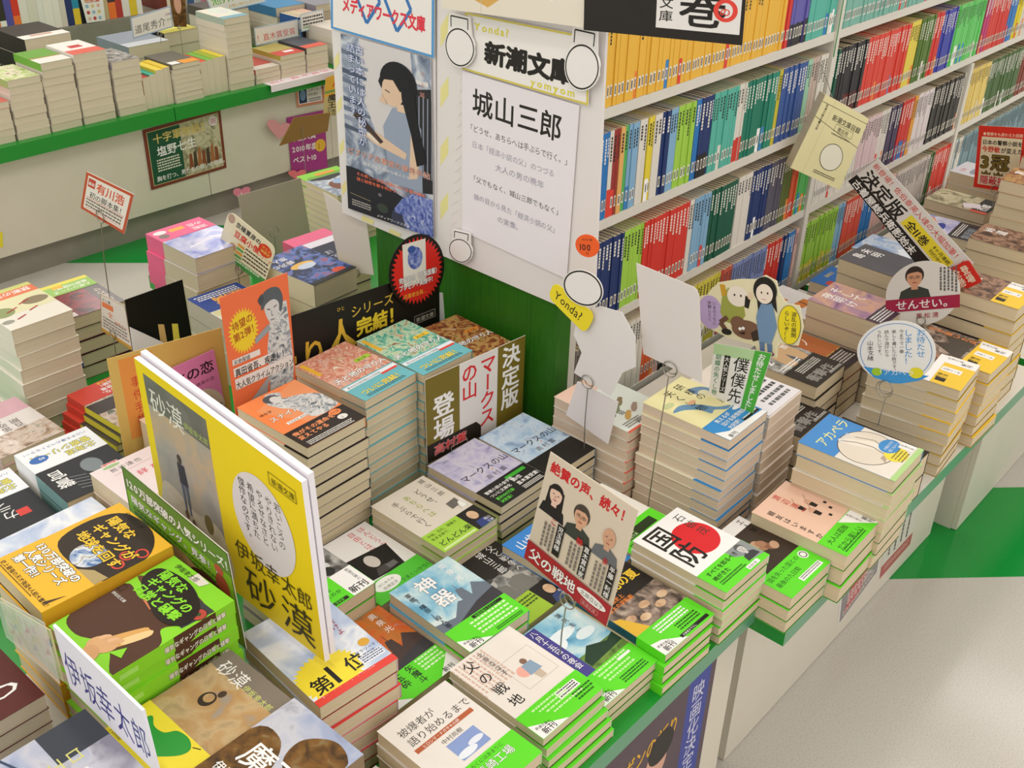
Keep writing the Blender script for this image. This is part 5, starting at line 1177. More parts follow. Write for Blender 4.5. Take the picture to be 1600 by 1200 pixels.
# the big yellow double board
def d_(c):
    c.rect(14, 14, 118, 214, 'print_desert'); c.rect(14, 190, 118, 38, 'print_slate'); c.blob([(14, 14), (14, 84), (40, 92), (76, 78), (110, 84), (132, 70), (132, 14)], 'print_sand_pale'); c.text('砂漠', 20, 186, 34, '#e8e6dc', b=-0.01, sx=0.95); c.text('伊坂幸太郎', 84, 194, 9.6, '#b9c86a', sx=0.95)
    c.ell(62, 142, 4.5, 6, '#4a3c34'); c.poly([(56, 136), (70, 136), (72, 108), (56, 108)], '#33303a'); c.poly([(57, 108), (63, 108), (62, 70), (59, 70)], '#5a6478'); c.poly([(65, 108), (71, 108), (70, 68), (67, 68)], '#5a6478'); c.ell(60, 66, 4, 6, '#6a4a2a'); c.ell(72, 58, 4, 7, '#6a4a2a'); c.ell(104, 76, 8, 13, '#7a6a3a')
    c.ell(214, 140, 52, 62, '#e0d9dc', 44); c.cols(['若いころの', 'やりきれない', 'やるせなさと', '希望に満ちた', '傑作なのです。'], 244, 186, 12, '#3a3634', step=1.25, jit=0.05)
    c.frame(236, 206, 44, 16, 0.8, '#5a4c10'); c.text('新潮文庫', 240, 209, 9.4, '#3a3210')
    c.text('伊坂幸太郎', 152, 66, 27, '#4a4018', b=-0.01, sx=0.98, jit=0.02); c.text('砂漠', 162, 14, 52, '#3c3414', b=0.0, sx=1.1, gap=1.1)
ysign = empty('display_board', (0.53, 0.86, 0.62), 0, 'big yellow double board with a desert cover picture and an oval of handwriting', 'sign')
q = [(0.525, 1.0135, 0.8877), (0.525, 0.7223, 0.8617), (0.525, 0.7092, 0.6355)]
q = [q[0], q[1], drop(q[2], 0.628), (0.525, q[0][1] - 0.004, 0.635)]
mb, o = card_mesh(q, title_card(d_, 292, 240), thick=0.007, paper='#efd41e', back='#eeeaf0', edge='#f0ecf2', origin=(0.53, 0.86, 0.62)); mb.build('front_board', ysign)
q2 = [(p[0] + 0.0095, p[1] + 0.001, p[2] + 0.004) for p in q]
mb, o = card_mesh(q2, Cv(10, 10), thick=0.007, paper='#eeeaf0', origin=(0.53, 0.86, 0.62)); mb.build('rear_board', ysign)
q = [(0.487, 1.0127, 0.7606), (0.487, 0.8123, 0.7437), (0.487, 0.7807, 0.6327), (0.487, 1.0063, 0.701)]
q = [q[0], q[1], (q[1][0], q[1][1] - 0.012, q[1][2] - 0.13), (q[0][0], q[0][1], q[0][2] - 0.13)]
def d2_(c):
    c.rect(0, 0, 200, 150, '#86b82c'); c.rect(0, 112, 200, 38, '#6a8c3a'); c.text('120万部突破の人気シリーズ！', 5, 120, 17, WH, b=0.06, out='#3a4a1c', ow=0.06, sx=0.86); c.text('陽気なギャング、見参！！', 8, 96, 14.5, WH, b=0.05, out='#3a4a1c', ow=0.06); c.greek(10, 86, 160, 3, 8, '#4a7a1c'); c.ell(178, 84, 12, 18, '#a84a30'); c.ell(176, 108, 8, 7, '#c8604a'); c.ell(100, 70, 30, 12, '#caa070'); c.ell(150, 50, 40, 30, '#5a2a1c'); border(c, '#3a5a1c', 1)
card('green_sign', 'long green card with white outlined lettering between yellow books and yellow board', 'sign', q, title_card(d2_, 200, 150), paper='#86b82c', back='#d8d4cc')
def d_(c): c.text('伊坂幸太郎', 4, 12, 36, '#3c3f86', b=-0.015, sx=0.78, gap=1.02, jit=0.03)
q = [(0.303, 0.8337, 0.7541), (0.303, 0.68, 0.7519), (0.303, 0.6811, 0.6641), (0.303, 0.7988, 0.6803)]
q = [q[0], q[1], (q[1][0], q[1][1] - 0.006, 0.673), (q[0][0], q[0][1] - 0.004, 0.673)]
card('handwritten_sign', 'white sign with large blue handwritten characters before the green books', 'sign', q, title_card(d_, 150, 62), paper='#ecebf4', thick=0.003)
q = [(0.303, 0.9587, 0.7066), (0.303, 0.8433, 0.7412), (0.303, 0.8098, 0.6652), (0.303, 0.9468, 0.6036)]
pr = empty('picture_holder', q[3], 0, 'clear plastic holder with a faded yellow picture strip', 'holder')
def d_(c):
    c.rect(0, 0, 100, 70, 'print_grass_art')
    for i in range(10): c.poly([(6 + i * 9, 10 + (i * 17) % 40), (16 + i * 9, 14 + (i * 17) % 40), (14 + i * 9, 24 + (i * 17) % 40)], ('#c8584a', '#8aa0b0', '#e0c860', '#e8dcd0')[i % 4])
mb, o = card_mesh([q[0], q[1], (q[1][0], q[1][1], 0.672), (q[0][0], q[0][1], 0.66)], title_card(d_, 100, 70), paper='#d8d09a', origin=q[3]); mb.build('picture_strip', pr)
mb, o = card_mesh([(p[0] - 0.004, p[1], p[2] + (0.012 if i < 2 else 0)) for i, p in enumerate([q[0], q[1], (q[1][0], q[1][1], 0.672), (q[0][0], q[0][1], 0.66)])], Cv(1, 1), paper='clear_plastic', origin=q[3]); mb.build('clear_cover', pr)
def d_(c): c.rect(0, 0, 105, 150, 'print_brown_photo'); c.rect(0, 0, 105, 150, '#5a221c'); c.cols(['Qー'], 24, 120, 40, WH); c.rows(['著者名', '訳'], 60, 30, 9, WH); c.ell(40, 40, 22, 16, '#e8785a')
ART['maroon'] = d_
def d_(c): c.rect(0, 0, 105, 150, 'print_storm'); c.line([(0, 60), (105, 100)], 3, '#3a4660'); c.line([(20, 30), (60, 66)], 2, '#2c3448'); c.rect(60, 0, 45, 60, '#3a3f48'); c.cols(['重力ピエロ'], 60, 136, 20, '#d8d47a', b=0.0, gap=1.05); c.cols(['伊坂幸太郎'], 34, 120, 16, WH, gap=1.05); c.line([(84, 100), (96, 124)], 1.4, '#22262e')
ART['gravity'] = d_
mb = MB(); mb.box(-0.1, 0.1, -0.18, 0.18, 0, 0.0995, 'white_laminate'); tag(mb.build('display_riser', None, (0.195, 0.83, TZ)), 'white riser under the blue and maroon books at the table corner', 'riser')
stack('deep blue books with yellow-green lettering', 0.235, 0.745, 0.83, 4, '#7f93c4', ART['gravity'], 90, base=0.57, dx=0.105, dy=0.13)
stack('maroon books with white script', 0.225, 0.913, 0.85, 4, '#5a221c', ART['maroon'], 180, 0.13, 0.1, base=0.57, spine='#e0883a')
# folder, black and white cards
def d_(c):
    c.rect(14, 90, 50, 105, '#e89a4a'); c.cols(['事件手帳〜'], 34, 170, 15, '#c8402c', gap=1.12, jit=0.04, b=0.0)
q = [(0.6319, 1.297, 0.7305), (0.8209, 1.297, 0.7088)]
fq = [q[0], q[1], drop(q[1], TZ + 0.001), drop(q[0], TZ + 0.001)]
card('folder_sign', 'tan folder sign with an orange strip and red brush characters', 'sign', fq, title_card(d_, 175, 200), paper='#d8b866')
def d_(c): c.rect(0, 0, 80, 230, '#e08ac0'); c.ell(46, 122, 34, 44, '#d8cfb8'); c.text('北の恋', 4, 194, 24, K, b=0.03, rot=0.0, jit=0.03); c.text('切なく最高の恋', 16, 176, 8, '#5a3a4a', jit=0.05); c.rows(['静かに', '泣けます。'], 22, 136, 14, K, jit=0.04, step=1.5)
q = [(0.7142, 1.292, 0.6785), (0.7997, 1.292, 0.6812), (0.8151, 1.292, 0.5048), (0.7365, 1.292, 0.5128)]
card('pink_card', 'pink handwritten card on the folder behind the yellow board', 'card', [q[0], q[1], (q[2][0], q[2][1], TZ + 0.001), (q[3][0], q[3][1], TZ + 0.001)], title_card(d_, 80, 230), paper='#e08ac0')
c_ = Cv(100, 130); c_.poly([(46, 62), (58, 62), (57, 98), (47, 100)], '#dcb878'); c_.poly([(66, 58), (78, 60), (80, 94), (70, 96)], '#e8dc5a'); border(c_, '#161412', 1)
q = [(0.7477, 1.44, 0.7315), (0.8511, 1.44, 0.7315), (0.857, 1.44, 0.6229), (0.7436, 1.44, 0.6298)]
card('black_card', 'plain black card with two tape strips standing before the glossy volumes', 'card', [q[0], q[1], drop(q[2], TZ), drop(q[3], TZ)], c_, paper='#161412', back='#161412')
c_ = Cv(70, 60); c_.text('はぅ。', 16, 36, 14, K); c_.greek(10, 20, 50, 2, 8, '#8a8a92')
q = [(0.7432, 1.43, 0.69), (0.8128, 1.43, 0.626), (0.8123, 1.43, 0.5987), (0.7381, 1.43, 0.6336)]
card('white_card', 'white handwritten card in front of the plain black card', 'card', [q[0], q[1], drop(q[2], TZ), drop(q[3], TZ)], c_, paper='#e9e8f0')
def d_(c):
    c.rect(0, 0, 118, 185, '#ef7446'); c.burst(32, 132, 21, 27, 30, '#f0cf30', 1.15); c.rows(['待望の', '第2弾！'], 14, 136, 12.5, '#a8401c', b=0.03, step=1.2, rot=0.16)
    c.poly([(66, 8), (108, 8), (116, 60), (112, 150), (84, 150), (70, 96)], 'print_manga'); c.blob([(66, 150), (70, 168), (84, 174), (100, 170), (106, 154), (100, 138), (94, 150), (84, 158), (74, 152)], '#5a6064'); c.blob([(72, 152), (76, 134), (84, 126), (94, 134), (98, 150), (88, 158)], '#d6d2cf'); c.line([(76, 148), (82, 146)], 1.2, K); c.line([(88, 147), (94, 149)], 1.2, K); c.line([(84, 144), (83, 138), (86, 137)], 0.8, K); c.line([(80, 132), (88, 132)], 1.0, K); c.blob([(62, 164), (66, 156), (72, 162), (70, 170)], '#4a5054'); c.poly([(50, 108), (80, 120), (76, 128), (50, 116)], '#9aa0a4'); c.poly([(16, 26), (70, 60), (60, 34)], '#a8a4a4')
    c.rect(6, 76, 66, 12, '#e9e2dc'); c.rect(6, 92, 50, 8, '#e9e2dc'); c.rect(6, 58, 108, 15, '#e9e2dc'); c.text('天命探偵', 8, 92.5, 7.4, K, b=0.02); c.text('真田省吾、疾走！！', 8, 76.5, 11.5, K, b=0.03, sx=0.94); c.text('大人気クライムアクション！', 7, 59.5, 11, K, b=0.02, sx=0.82)
q = [(0.7369, 1.16, 0.8361), (0.8513, 1.16, 0.836), (0.8499, 1.16, 0.6532), (0.7405, 1.16, 0.6574)]
card('orange_sign', 'orange comic card with a yellow burst behind the orange thrillers', 'sign', [q[0], q[1], drop(q[2], 0.62), drop(q[3], 0.62)], title_card(d_, 118, 185), paper='#ef7446')
# black series sign with its red badge
def d_(c):
    c.rect(0, 0, 240, 100, '#1c1814'); c.text('守', -24, 18, 42, '#d8a838', b=0.03); c.text('り', 20, 26, 44, '#dcb03a', b=0.03, sx=0.9); c.text('人', 58, 36, 46, '#e0b840', b=0.03, sx=1.0); c.text('シリーズ', 96, 72, 17, '#e2bc4a', b=0.01, sx=1.0); c.text('ひと', 76, 86, 6, '#e2bc4a'); c.text('完結！', 103, 45, 25, '#f0d43a', b=0.06, out='#6a4a10', ow=0.03, sx=1.0); c.frame(196, 28, 36, 12, 0.7, '#b8b0a0'); c.text('新潮文庫', 199, 30.4, 7.6, '#d8d0c0')
q = [(0.8521, 1.185, 0.7523), (1.1783, 1.185, 0.7602)]
sg = empty('series_sign', ((q[0][0] + q[1][0]) / 2, 1.185, TZ), 0, 'long black sign with gold brush lettering and a round red badge', 'sign')
fq = [q[0], q[1], drop(q[1], q[1][2] - 0.14), drop(q[0], q[0][2] - 0.12)]
fq = [(fq[0][0], 1.185, fq[0][2]), (fq[1][0], 1.185, fq[1][2] - 0.03), drop(q[1], TZ + 0.001), drop(q[0], TZ + 0.001)]
def d3_(c):
    k = 100
    t = Cv(240, 100); d_(t)
    for p, key, kk in t.ops: c.ops.append(([(x, y * 1.0 + c.h - 100) for x, y in p], key, kk))
    c.k = t.k
H_ = 100 * (fq[0][2] - TZ) / 0.135
mb, o = card_mesh(fq, title_card(d3_, 240, H_), paper='#1c1814', origin=sg.location); mb.build('sign_panel', sg)
def d_(c):
    c.burst(50, 50, 39, 46, 40, '#d82a22'); c.poly([(26, 30), (66, 34), (64, 92), (24, 88)], '#e6e2d6'); c.ell(46, 68, 13, 15, 'print_hydrangea'); c.ell(40, 80, 7, 5, '#3a5aa0'); c.rows(['完結記念〈特製図書〉', 'プレゼント実施中！'], 18, 36, 8.8, WH, b=0.05, out=K, ow=0.06, sx=0.82, rot=0.12, step=1.15); c.text('応募者全員…', 26, 14, 7, '#f0a83a', b=0.03, rot=0.12)
q = [(1.0605, 1.179, 0.8195), (1.1876, 1.179, 0.7968), (1.1835, 1.179, 0.6647), (1.0577, 1.179, 0.6911)]
mb, o = card_mesh(q, title_card(d_, 100, 100), outline=circle(50, 50, 49, 49), paper='#16120f', origin=sg.location); mb.build('round_badge', sg)
q = [(1.1728, 1.188, 0.6822), (1.1896, 1.188, 0.6764), (1.2062, 1.188, 0.5806), (1.1762, 1.188, 0.5923)]
mb, o = card_mesh([q[0], q[1], drop(q[2], TZ + 0.001), drop(q[3], TZ + 0.001)], Cv(1, 1), paper='#e8e6e4', thick=0.003, origin=sg.location); mb.build('foot', sg)
def d_(c):
    c.rect(0, 0, 50, 130, '#7a6a22'); c.rect(110, 0, 45, 130, '#7a6a22'); c.cols(['登場'], 26, 98, 36, WH, b=0.05, sx=0.9, gap=1.02); c.cols(['決定版'], 132, 126, 34, WH, b=0.05, sx=0.9, gap=1.0); c.cols(['マークス', 'の山'], 94, 126, 30, '#d82a30', b=0.03, sx=0.85, step=0.95, gap=0.92); c.poly([(0, 0), (84, 0), (84, 18), (76, 28), (0, 28)], '#2a221c'); c.text('高村薫', 10, 8, 17, '#d83038', b=0.04, out=WH, ow=0.02); c.frame(36, 1, 26, 7, 0.5, WH)
q = [(0.9569, 0.994, 0.6829), (1.1815, 0.994, 0.6709), (1.1805, 0.994, 0.5245), (0.9593, 0.994, 0.5358)]
card('mountain_sign', 'white and olive card with huge red characters behind the hazy mountain novels', 'sign', [q[0], q[1], drop(q[2], q[1][2] - 0.15), drop(q[3], q[0][2] - 0.15)], title_card(d_, 155, 130), paper='#e6e0dc')
# the review card in its wire
def d_(c):
    c.text('絶賛の声、続々！', 6, 148, 17.5, '#c8282c', b=0.06, sx=0.93)
    person_head(c, 24, 120, 14, '#e6c4ae', '#241e1c', '#242022', long=True); person_head(c, 68, 116, 15, '#d8a888', '#4a4038', '#3c4038', glasses=True); person_head(c, 114, 115, 14, '#d2a284', '#b0aca6', '#6a6c70', bald=True)
    for i, (x, s) in enumerate(((40, '児玉清様'), (84, '直木賞作家'), (126, '半藤一利様'))):
        c.rect(x - 2, 38 - i, 12, 48, '#26201e'); c.cols([s], x + 4, 84, 9, WH, b=0.02, gap=1.05); c.greek(x - 9, 76, 36, 3, 6.5, '#7a736c', i + 3, True); c.cols([('こ', '静', 'ま')[i]], x - 9, 89, 11, '#c8282c', b=0.03)
    c.rect(0, 0, 142, 32, '#a81f28'); c.text('父の戦地', 6, 8, 20, WH, b=0.04, out='#5a1014', ow=0.04); c.ell(112, 20, 24, 6.5, WH); c.text('北原亞以子', 94, 17, 7.5, K); c.frame(98, 4, 28, 7, 0.5, '#e0a0a0'); c.text('新潮文庫', 100, 5, 5.6, '#e0a0a0')
q = [(0.8, 0.6302, 0.806), (0.8, 0.5067, 0.7883), (0.8, 0.5329, 0.606), (0.8, 0.6613, 0.6363)]
card('review_card', 'beige review card with three small portraits and a red foot, in a wire clip', 'card', q, title_card(d_, 142, 172), paper='#d9cbb6', stand=((0.80, 0.598, 0.5152), (0.8, 0.591, 0.6096)), ring=0.011)
# blank card backs and the round yellow-lettered one by the boards
P = [(4, 74), (30, 96), (58, 98), (76, 78), (84, 50), (78, 24), (60, 0), (6, 16)]
q = [(1.14, 0.8736, 0.7895), (1.14, 0.7443, 0.8131), (1.14, 0.7535, 0.6543), (1.14, 0.88, 0.6453)]
rt_ = card('rounded_card', 'blank white die-cut card back with a yellow lettered plate on top, in a wire clip', 'card', q, Cv(100, 100), outline=[(14, 18), (22, 44), (8, 62), (12, 88), (40, 100), (70, 98), (92, 76), (98, 46), (82, 36), (70, 6)][::-1], paper='#e6e1df', stand=((1.140, 0.832, 0.5482), (1.14, 0.8333, 0.6692)), ring=0.011)
c_ = Cv(70, 26); c_.text('Yonda?', 7, 7, 15, K, b=0.01, gap=1.02)
q = [(1.134, 0.9028, 0.8127), (1.134, 0.8248, 0.7862), (1.134, 0.8407, 0.749), (1.134, 0.9134, 0.784)]
mb, o = card_mesh(q, c_, outline=rrect(70, 26, 9), paper='#f0dc30', origin=rt_.location); mb.build('lettered_plate', rt_)
c_ = Cv(60, 50); c_.ring(30, 25, 27, 22, 2, K, 36)
q = [(1.131, 0.8812, 0.8512), (1.131, 0.8055, 0.8542), (1.131, 0.8137, 0.7913), (1.131, 0.8917, 0.7905)]
mb, o = card_mesh(q, c_, outline=circle(30, 25, 28, 23), paper='#ece8e4', origin=rt_.location); mb.build('blank_oval', rt_)
c_ = Cv(50, 44); c_.text('100', 9, 13, 17, K, b=0.03); c_.text('おかげ様', 14, 32, 5.5, K); c_.text('円', 22, 5, 6, K)
q = [(1.128, 0.8658, 0.9011), (1.128, 0.8237, 0.9109), (1.128, 0.8209, 0.8774), (1.128, 0.8612, 0.8685)]
mb, o = card_mesh(q, c_, outline=circle(25, 22, 25, 22), paper='#f0622a', origin=rt_.location); mb.build('price_disc', rt_)
q = [(1.146, 0.858, 0.6564), (1.146, 0.7801, 0.6534), (1.146, 0.792, 0.5725), (1.146, 0.8761, 0.5885)]
card('blank_sheet', 'blank white sheet hanging below the die-cut card against the parade books', 'card', q, Cv(10, 10), paper='#e8e0e0', stand=None)
q = [(1.16, 0.7804, 0.8733), (1.16, 0.6766, 0.8685), (1.16, 0.6532, 0.7331), (1.16, 0.754, 0.7394)]
card('blank_card', 'large blank white card back in a wire clip before the monster-tale books', 'card', q, Cv(100, 100), outline=[(0, 100), (0, 0), (100, 0), (100, 92), (97, 98), (92, 100)], paper='#ded6d2', stand=((1.160, 0.719, TZ - 0.02), (1.16, 0.7058, 0.7344)), ring=0.012)
# comic card
def d_(c):
    c.ell(78, 80, 62, 52, '#e2dab4', 44)
    c.ell(25, 66, 24, 32, '#b9a2cc'); c.cols(['いまのうちに', '休憩しとこ'], 33, 88, 7.6, K, step=1.25, b=0.01)
    c.poly([(48, 98), (60, 118), (88, 96), (92, 70), (76, 48), (52, 54), (44, 70)], '#9ca04c'); c.ell(78, 104, 20, 19, '#eadfd2'); c.poly([(92, 108), (102, 104), (98, 84), (90, 86)], K); c.ell(101, 108, 5, 7, '#e0c8a8'); c.poly([(44, 122), (54, 122), (58, 104), (48, 100)], '#c89a2e'); c.line([(58, 62), (44, 50), (54, 38)], 9, '#6a4a38'); c.ell(56, 34, 10, 6, K)
    for x in (72, 84): c.ell(x, 106, 1.6, 2.2, K)
    c.ell(94, 44, 28, 18, '#7a5844'); c.ell(78, 54, 14, 13, '#7a5844'); c.poly([(102, 40), (120, 52), (122, 30), (106, 24)], '#3c2e26'); c.ell(82, 44, 3, 3, WH); c.ell(88, 46, 3, 3, WH); c.poly([(78, 36), (92, 40), (90, 34)], '#2c1c18')
    c.poly([(118, 100), (142, 100), (150, 58), (140, 24), (118, 26), (112, 70)], '#7390b0'); c.poly([(118, 26), (128, 26), (128, 4), (120, 4)], '#5f7a9c'); c.poly([(132, 24), (142, 24), (142, 6), (134, 6)], '#5f7a9c'); c.ell(124, 4, 7, 4, '#7a4a5c'); c.ell(139, 6, 7, 4, '#7a4a5c')
    c.ell(128, 122, 21, 25, K); c.poly([(112, 120), (116, 84), (122, 100)], K); c.poly([(146, 124), (150, 84), (140, 100)], K); c.ell(127, 116, 15, 18, '#ecdccc'); c.poly([(112, 124), (126, 138), (142, 126), (138, 138), (126, 144), (116, 138)], K)
    for x in (122, 133): c.ell(x, 118, 1.4, 2, K)
    c.line([(122, 106), (130, 106)], 0.8, '#b04a40')
    c.ell(172, 66, 20, 36, '#e8d428'); c.ring(172, 66, 20, 36, 0.8, K, 36); c.cols(['波乱の展開', 'らしいぞ！！'], 180, 92, 9.6, K, step=1.3, b=0.02)
q = [(1.27, 0.7499, 0.8435), (1.27, 0.5821, 0.8762), (1.27, 0.5643, 0.7562), (1.27, 0.7291, 0.7214)]
cm = card('comic_card', 'die-cut cartoon card of a man, a woman and a brown dog with speech bubbles', 'card', q, title_card(d_, 194, 150), outline=[(196, 66), (188, 104), (166, 104), (152, 122), (148, 142), (128, 150), (110, 140), (80, 136), (40, 124), (30, 102), (6, 94), (-2, 66), (6, 40), (36, 30), (60, 22), (110, 16), (116, -2), (150, 0), (152, 28), (188, 30)], paper='#e2dab4', stand=((1.265, 0.6414, 0.6514), (1.27, 0.6483, 0.6859)), ring=0.008)
def d_(c):
    c.rect(0, 0, 92, 105, '#eeebe6'); c.rect(0, 86, 92, 19, '#b9d8a4'); c.rect(66, 0, 26, 105, '#4fae3e'); c.cols(['お待たせしました！'], 79, 102, 12.5, WH, b=0.04, gap=0.92); c.cols(['僕僕先'], 50, 90, 27, K, b=0.01); c.rect(20, 22, 10, 66, K); c.cols(['大人気シリーズ'], 25, 86, 8.8, WH, b=0.02); c.cols(['胡蝶の失くし物'], 10, 88, 10.4, '#3a8a4a', b=0.01)
q = [(1.262, 0.6993, 0.7382), (1.262, 0.6065, 0.7572), (1.262, 0.6206, 0.6505), (1.262, 0.6965, 0.6377)]
mb, o = card_mesh(q, title_card(d_, 92, 105), paper='#eeebe6', origin=cm.location); mb.build('title_strip', cm)
def d_(c): c.text('ヘア', 60, 64, 18, K); c.greek(12, 44, 80, 2, 12, '#4a4a4a'); c.greek(30, 20, 60, 2, 11, '#6a6a6a')
mb = MB(); cv = title_card(d_, 105, 90); cv.emit(mb, lambda x, y, k: ((x / 105 - 0.5) * 0.1, (y / 90 - 0.5) * 0.11, 0.001 + k)); mb.box(-0.05, 0.05, -0.055, 0.055, 0, 0.001, '#f0ecf0')
tag(mb.build('handwritten_sheet', None, (1.347, 0.668, 0.6328), 0.03), 'white handwritten sheet lying on the stack behind the monster-tale books', 'card')
# two round cards
def d_(c):
    c.ring(50, 50, 46, 46, 1.0, '#4a86c8', 48); c.poly([(8, 26), (92, 14), (80, 6), (50, -2), (22, 8)], '#3f92d0'); c.cols(['お待たせ', 'しました！'], 82, 86, 11.5, '#3f92d0', b=0.01, step=1.35, gap=0.95); c.cols(['今までで一番', '楽しく書いた小説です。', '読んで頂けたら', 'うれしいです。'], 58, 86, 6.2, '#3a3836', step=1.5, jit=0.05); c.cols(['山本文緒'], 18, 70, 8.5, '#3a3836', jit=0.05); c.ell(76, 18, 9, 8.5, '#e0d42a'); c.ell(26, 18, 7, 6.5, '#9cc42e'); c.text('「アカペラ', 24, 14, 10, '#e8f0f4', b=0.0)
q = [(1.425, 0.5595, 0.7624), (1.425, 0.4485, 0.8092), (1.425, 0.4254, 0.71), (1.425, 0.5386, 0.6696)]
card('round_card', 'round white card with blue lettering and a blue foot, standing in a wire clip', 'card', q, title_card(d_, 100, 100), outline=circle(50, 50, 50, 50, 48), paper='#e6e4e2', stand=((1.4241, 0.4927, 0.611), (1.425, 0.4955, 0.6752)), ring=0.013)
def d_(c):
    person_head(c, 40, 76, 15, '#d8a07e', '#3a302a', '#3f443c', glasses=True); c.rect(-4, 24, 110, 20, '#a82a4a'); c.text('せんせい。', 14, 28, 16, WH, b=0.03, sx=1.0); c.text('重松清', 42, 12, 9, '#b8505a', b=0.02, gap=1.2); c.greek(94, 88, 36, 5, 5, '#6a6664', 3, True)
q = [(1.8, 0.6755, 0.6963), (1.8, 0.5522, 0.7506), (1.8, 0.5243, 0.6352), (1.8, 0.6503, 0.5784)]
card('round_card', 'round white card with a portrait and a dark pink stripe, behind the blue lettered one', 'card', q, title_card(d_, 100, 100), outline=circle(50, 50, 50, 50, 48), paper='#e4e0da', stand=((1.8, 0.5736, 0.6005), (1.8, 0.5901, 0.6163)), ring=0.008)
# the long diagonal sign
def d_(c):
    c.rect(0, 0, 240, 80, '#ddd8d2'); c.rect(0, 0, 240, 24, '#26211e'); c.text('新登場！佐伯泰英入魂の大幅加筆！！', 4, 61, 14, '#d0362c', b=0.01, sx=0.98); c.text('決定版', 6, 27, 33, K, b=0.05); c.rect(112, 28, 108, 27, '#ecd83a'); c.text('全11巻', 118, 32, 20, K, b=0.04); c.rows(['8ヶ月連続', '刊行中！'], 178, 44, 8.5, K, b=0.03, step=1.25); c.text('古着屋総兵衛影始末', 6, 4, 18, WH, b=0.04, gap=1.0)
q = [(1.9, 0.7697, 0.8463), (1.9, 0.5572, 0.7046), (1.9, 0.6089, 0.6362), (1.9, 0.8185, 0.7903)]
dg = card('diagonal_sign', 'long white and black sign tilted steeply, with a red tag at its lower end', 'sign', q, title_card(d_, 240, 80), paper='#ddd8d2', stand=((1.9, 0.6061, 0.66), (1.9, 0.6157, 0.6548)), ring=0.007)
c_ = Cv(60, 50); c_.cols(['登場', '全巻'], 40, 44, 19, '#e8d8c0', b=0.05, step=1.2)
q = [(1.893, 0.5993, 0.6806), (1.893, 0.5654, 0.7117), (1.893, 0.5321, 0.68), (1.893, 0.5662, 0.6468)]
mb, o = card_mesh(q, c_, outline=rrect(60, 50, 5), paper='#d02c22', origin=dg.location); mb.build('red_tag', dg)
def d_(c):
    c.rect(0, 0, 100, 130, '#e6d8b4'); border(c, '#d8301f', 8); c.rect(8, 108, 84, 14, '#d8301f'); c.text('●警察をも変わえた話題', 10, 111, 7.5, '#f0dcb8', b=0.02); c.text('日本の警察小説を', 10, 93, 10.5, K, b=0.05); c.text('今野敏', 10, 78, 13, '#d0301f', b=0.05); c.text('が変えた', 50, 78, 11.5, K, b=0.04); c.text('3冠', 10, 44, 34, '#7a6420', b=0.05, out=K, ow=0.06, sx=1.15)
    for x in (14, 40, 66): c.poly([(x, 30), (x + 20, 30), (x + 20, 37), (x + 15, 33), (x + 10, 40), (x + 5, 33), (x, 37)], '#6a5620')
    c.text('隠蔽捜査', 12, 12, 18.5, '#c82a20', b=0.05, out=WH, ow=0.02)
q = [(2.62, 0.8364, 0.736), (2.62, 0.7285, 0.7547), (2.62, 0.7059, 0.602), (2.62, 0.8143, 0.5902)]
card('bordered_sign', 'red-bordered cream sign with heavy black and gold characters by the aisle stacks', 'sign', q, title_card(d_, 100, 130), paper='#e6d8b4', stand=((2.62, 0.753) + (0.45,), (2.62, 0.7621, 0.5979)), ring=0.01)
# hanging catalogue
def d_(c):
    c.line([(0, 128), (115, 130)], 0.9, K); c.line([(0, 100), (115, 84)], 0.9, K); c.line([(27, 0), (27, 140)], 0.4, '#b8ae7a'); c.text('新潮文庫目録', 36, 108, 12, '#3a342c', b=0.02, sx=0.98); c.frame(50, 92, 44, 13, 0.6, K); c.text('書店用', 57, 94.5, 9, '#3a342c'); c.greek(48, 86, 46, 1, 4, '#5a5444'); c.cols(['新潮文庫目録'], 14, 128, 6, '#3a342c'); c.cols(['書店用'], 14, 96, 5.6, '#3a342c')
    c.ell(70, 48, 25, 25, '#f0ecd8', 40); c.ring(70, 48, 25, 25, 1.2, K, 40); c.greek(46, 14, 50, 2, 3.6, '#6a6450')
q = [(1.9991, 0.9398, 0.9092), (2.0795, 0.8769, 0.8578), (2.0524, 0.8981, 0.7104), (1.9608, 0.9697, 0.7628)]
cr_ = empty('catalogue_book', q[3], 0, 'thick cream catalogue hanging tilted on a string before the bookcase', 'book')
mb, o = card_mesh(q, title_card(d_, 115, 140), thick=0.0008, paper='#ece4b0', origin=q[3]); mb.build('cover', cr_)
nv = ((Vector(q[3]) - Vector(q[0])).cross(Vector(q[1]) - Vector(q[0]))).normalized()
q2 = [tuple(Vector(p) - nv * 0.0012) for p in q]
mb, o = card_mesh(q2, Cv(1, 1), thick=0.026, paper='#d8c8a8', back='#ece4b0', edge='pages_cream', origin=q[3]); mb.build('page_block', cr_)
w = MB(); tp = (Vector(q[0]) * 0.8 + Vector(q[1]) * 0.2) - Vector(q[3]) - nv * 0.01
tube(w, [tp, tp + Vector((0.006, 0.02, 0.03)), tp + Vector((0.012, 0.045, 0.058))], 0.0008, '#8a8478'); w.build('string', cr_)
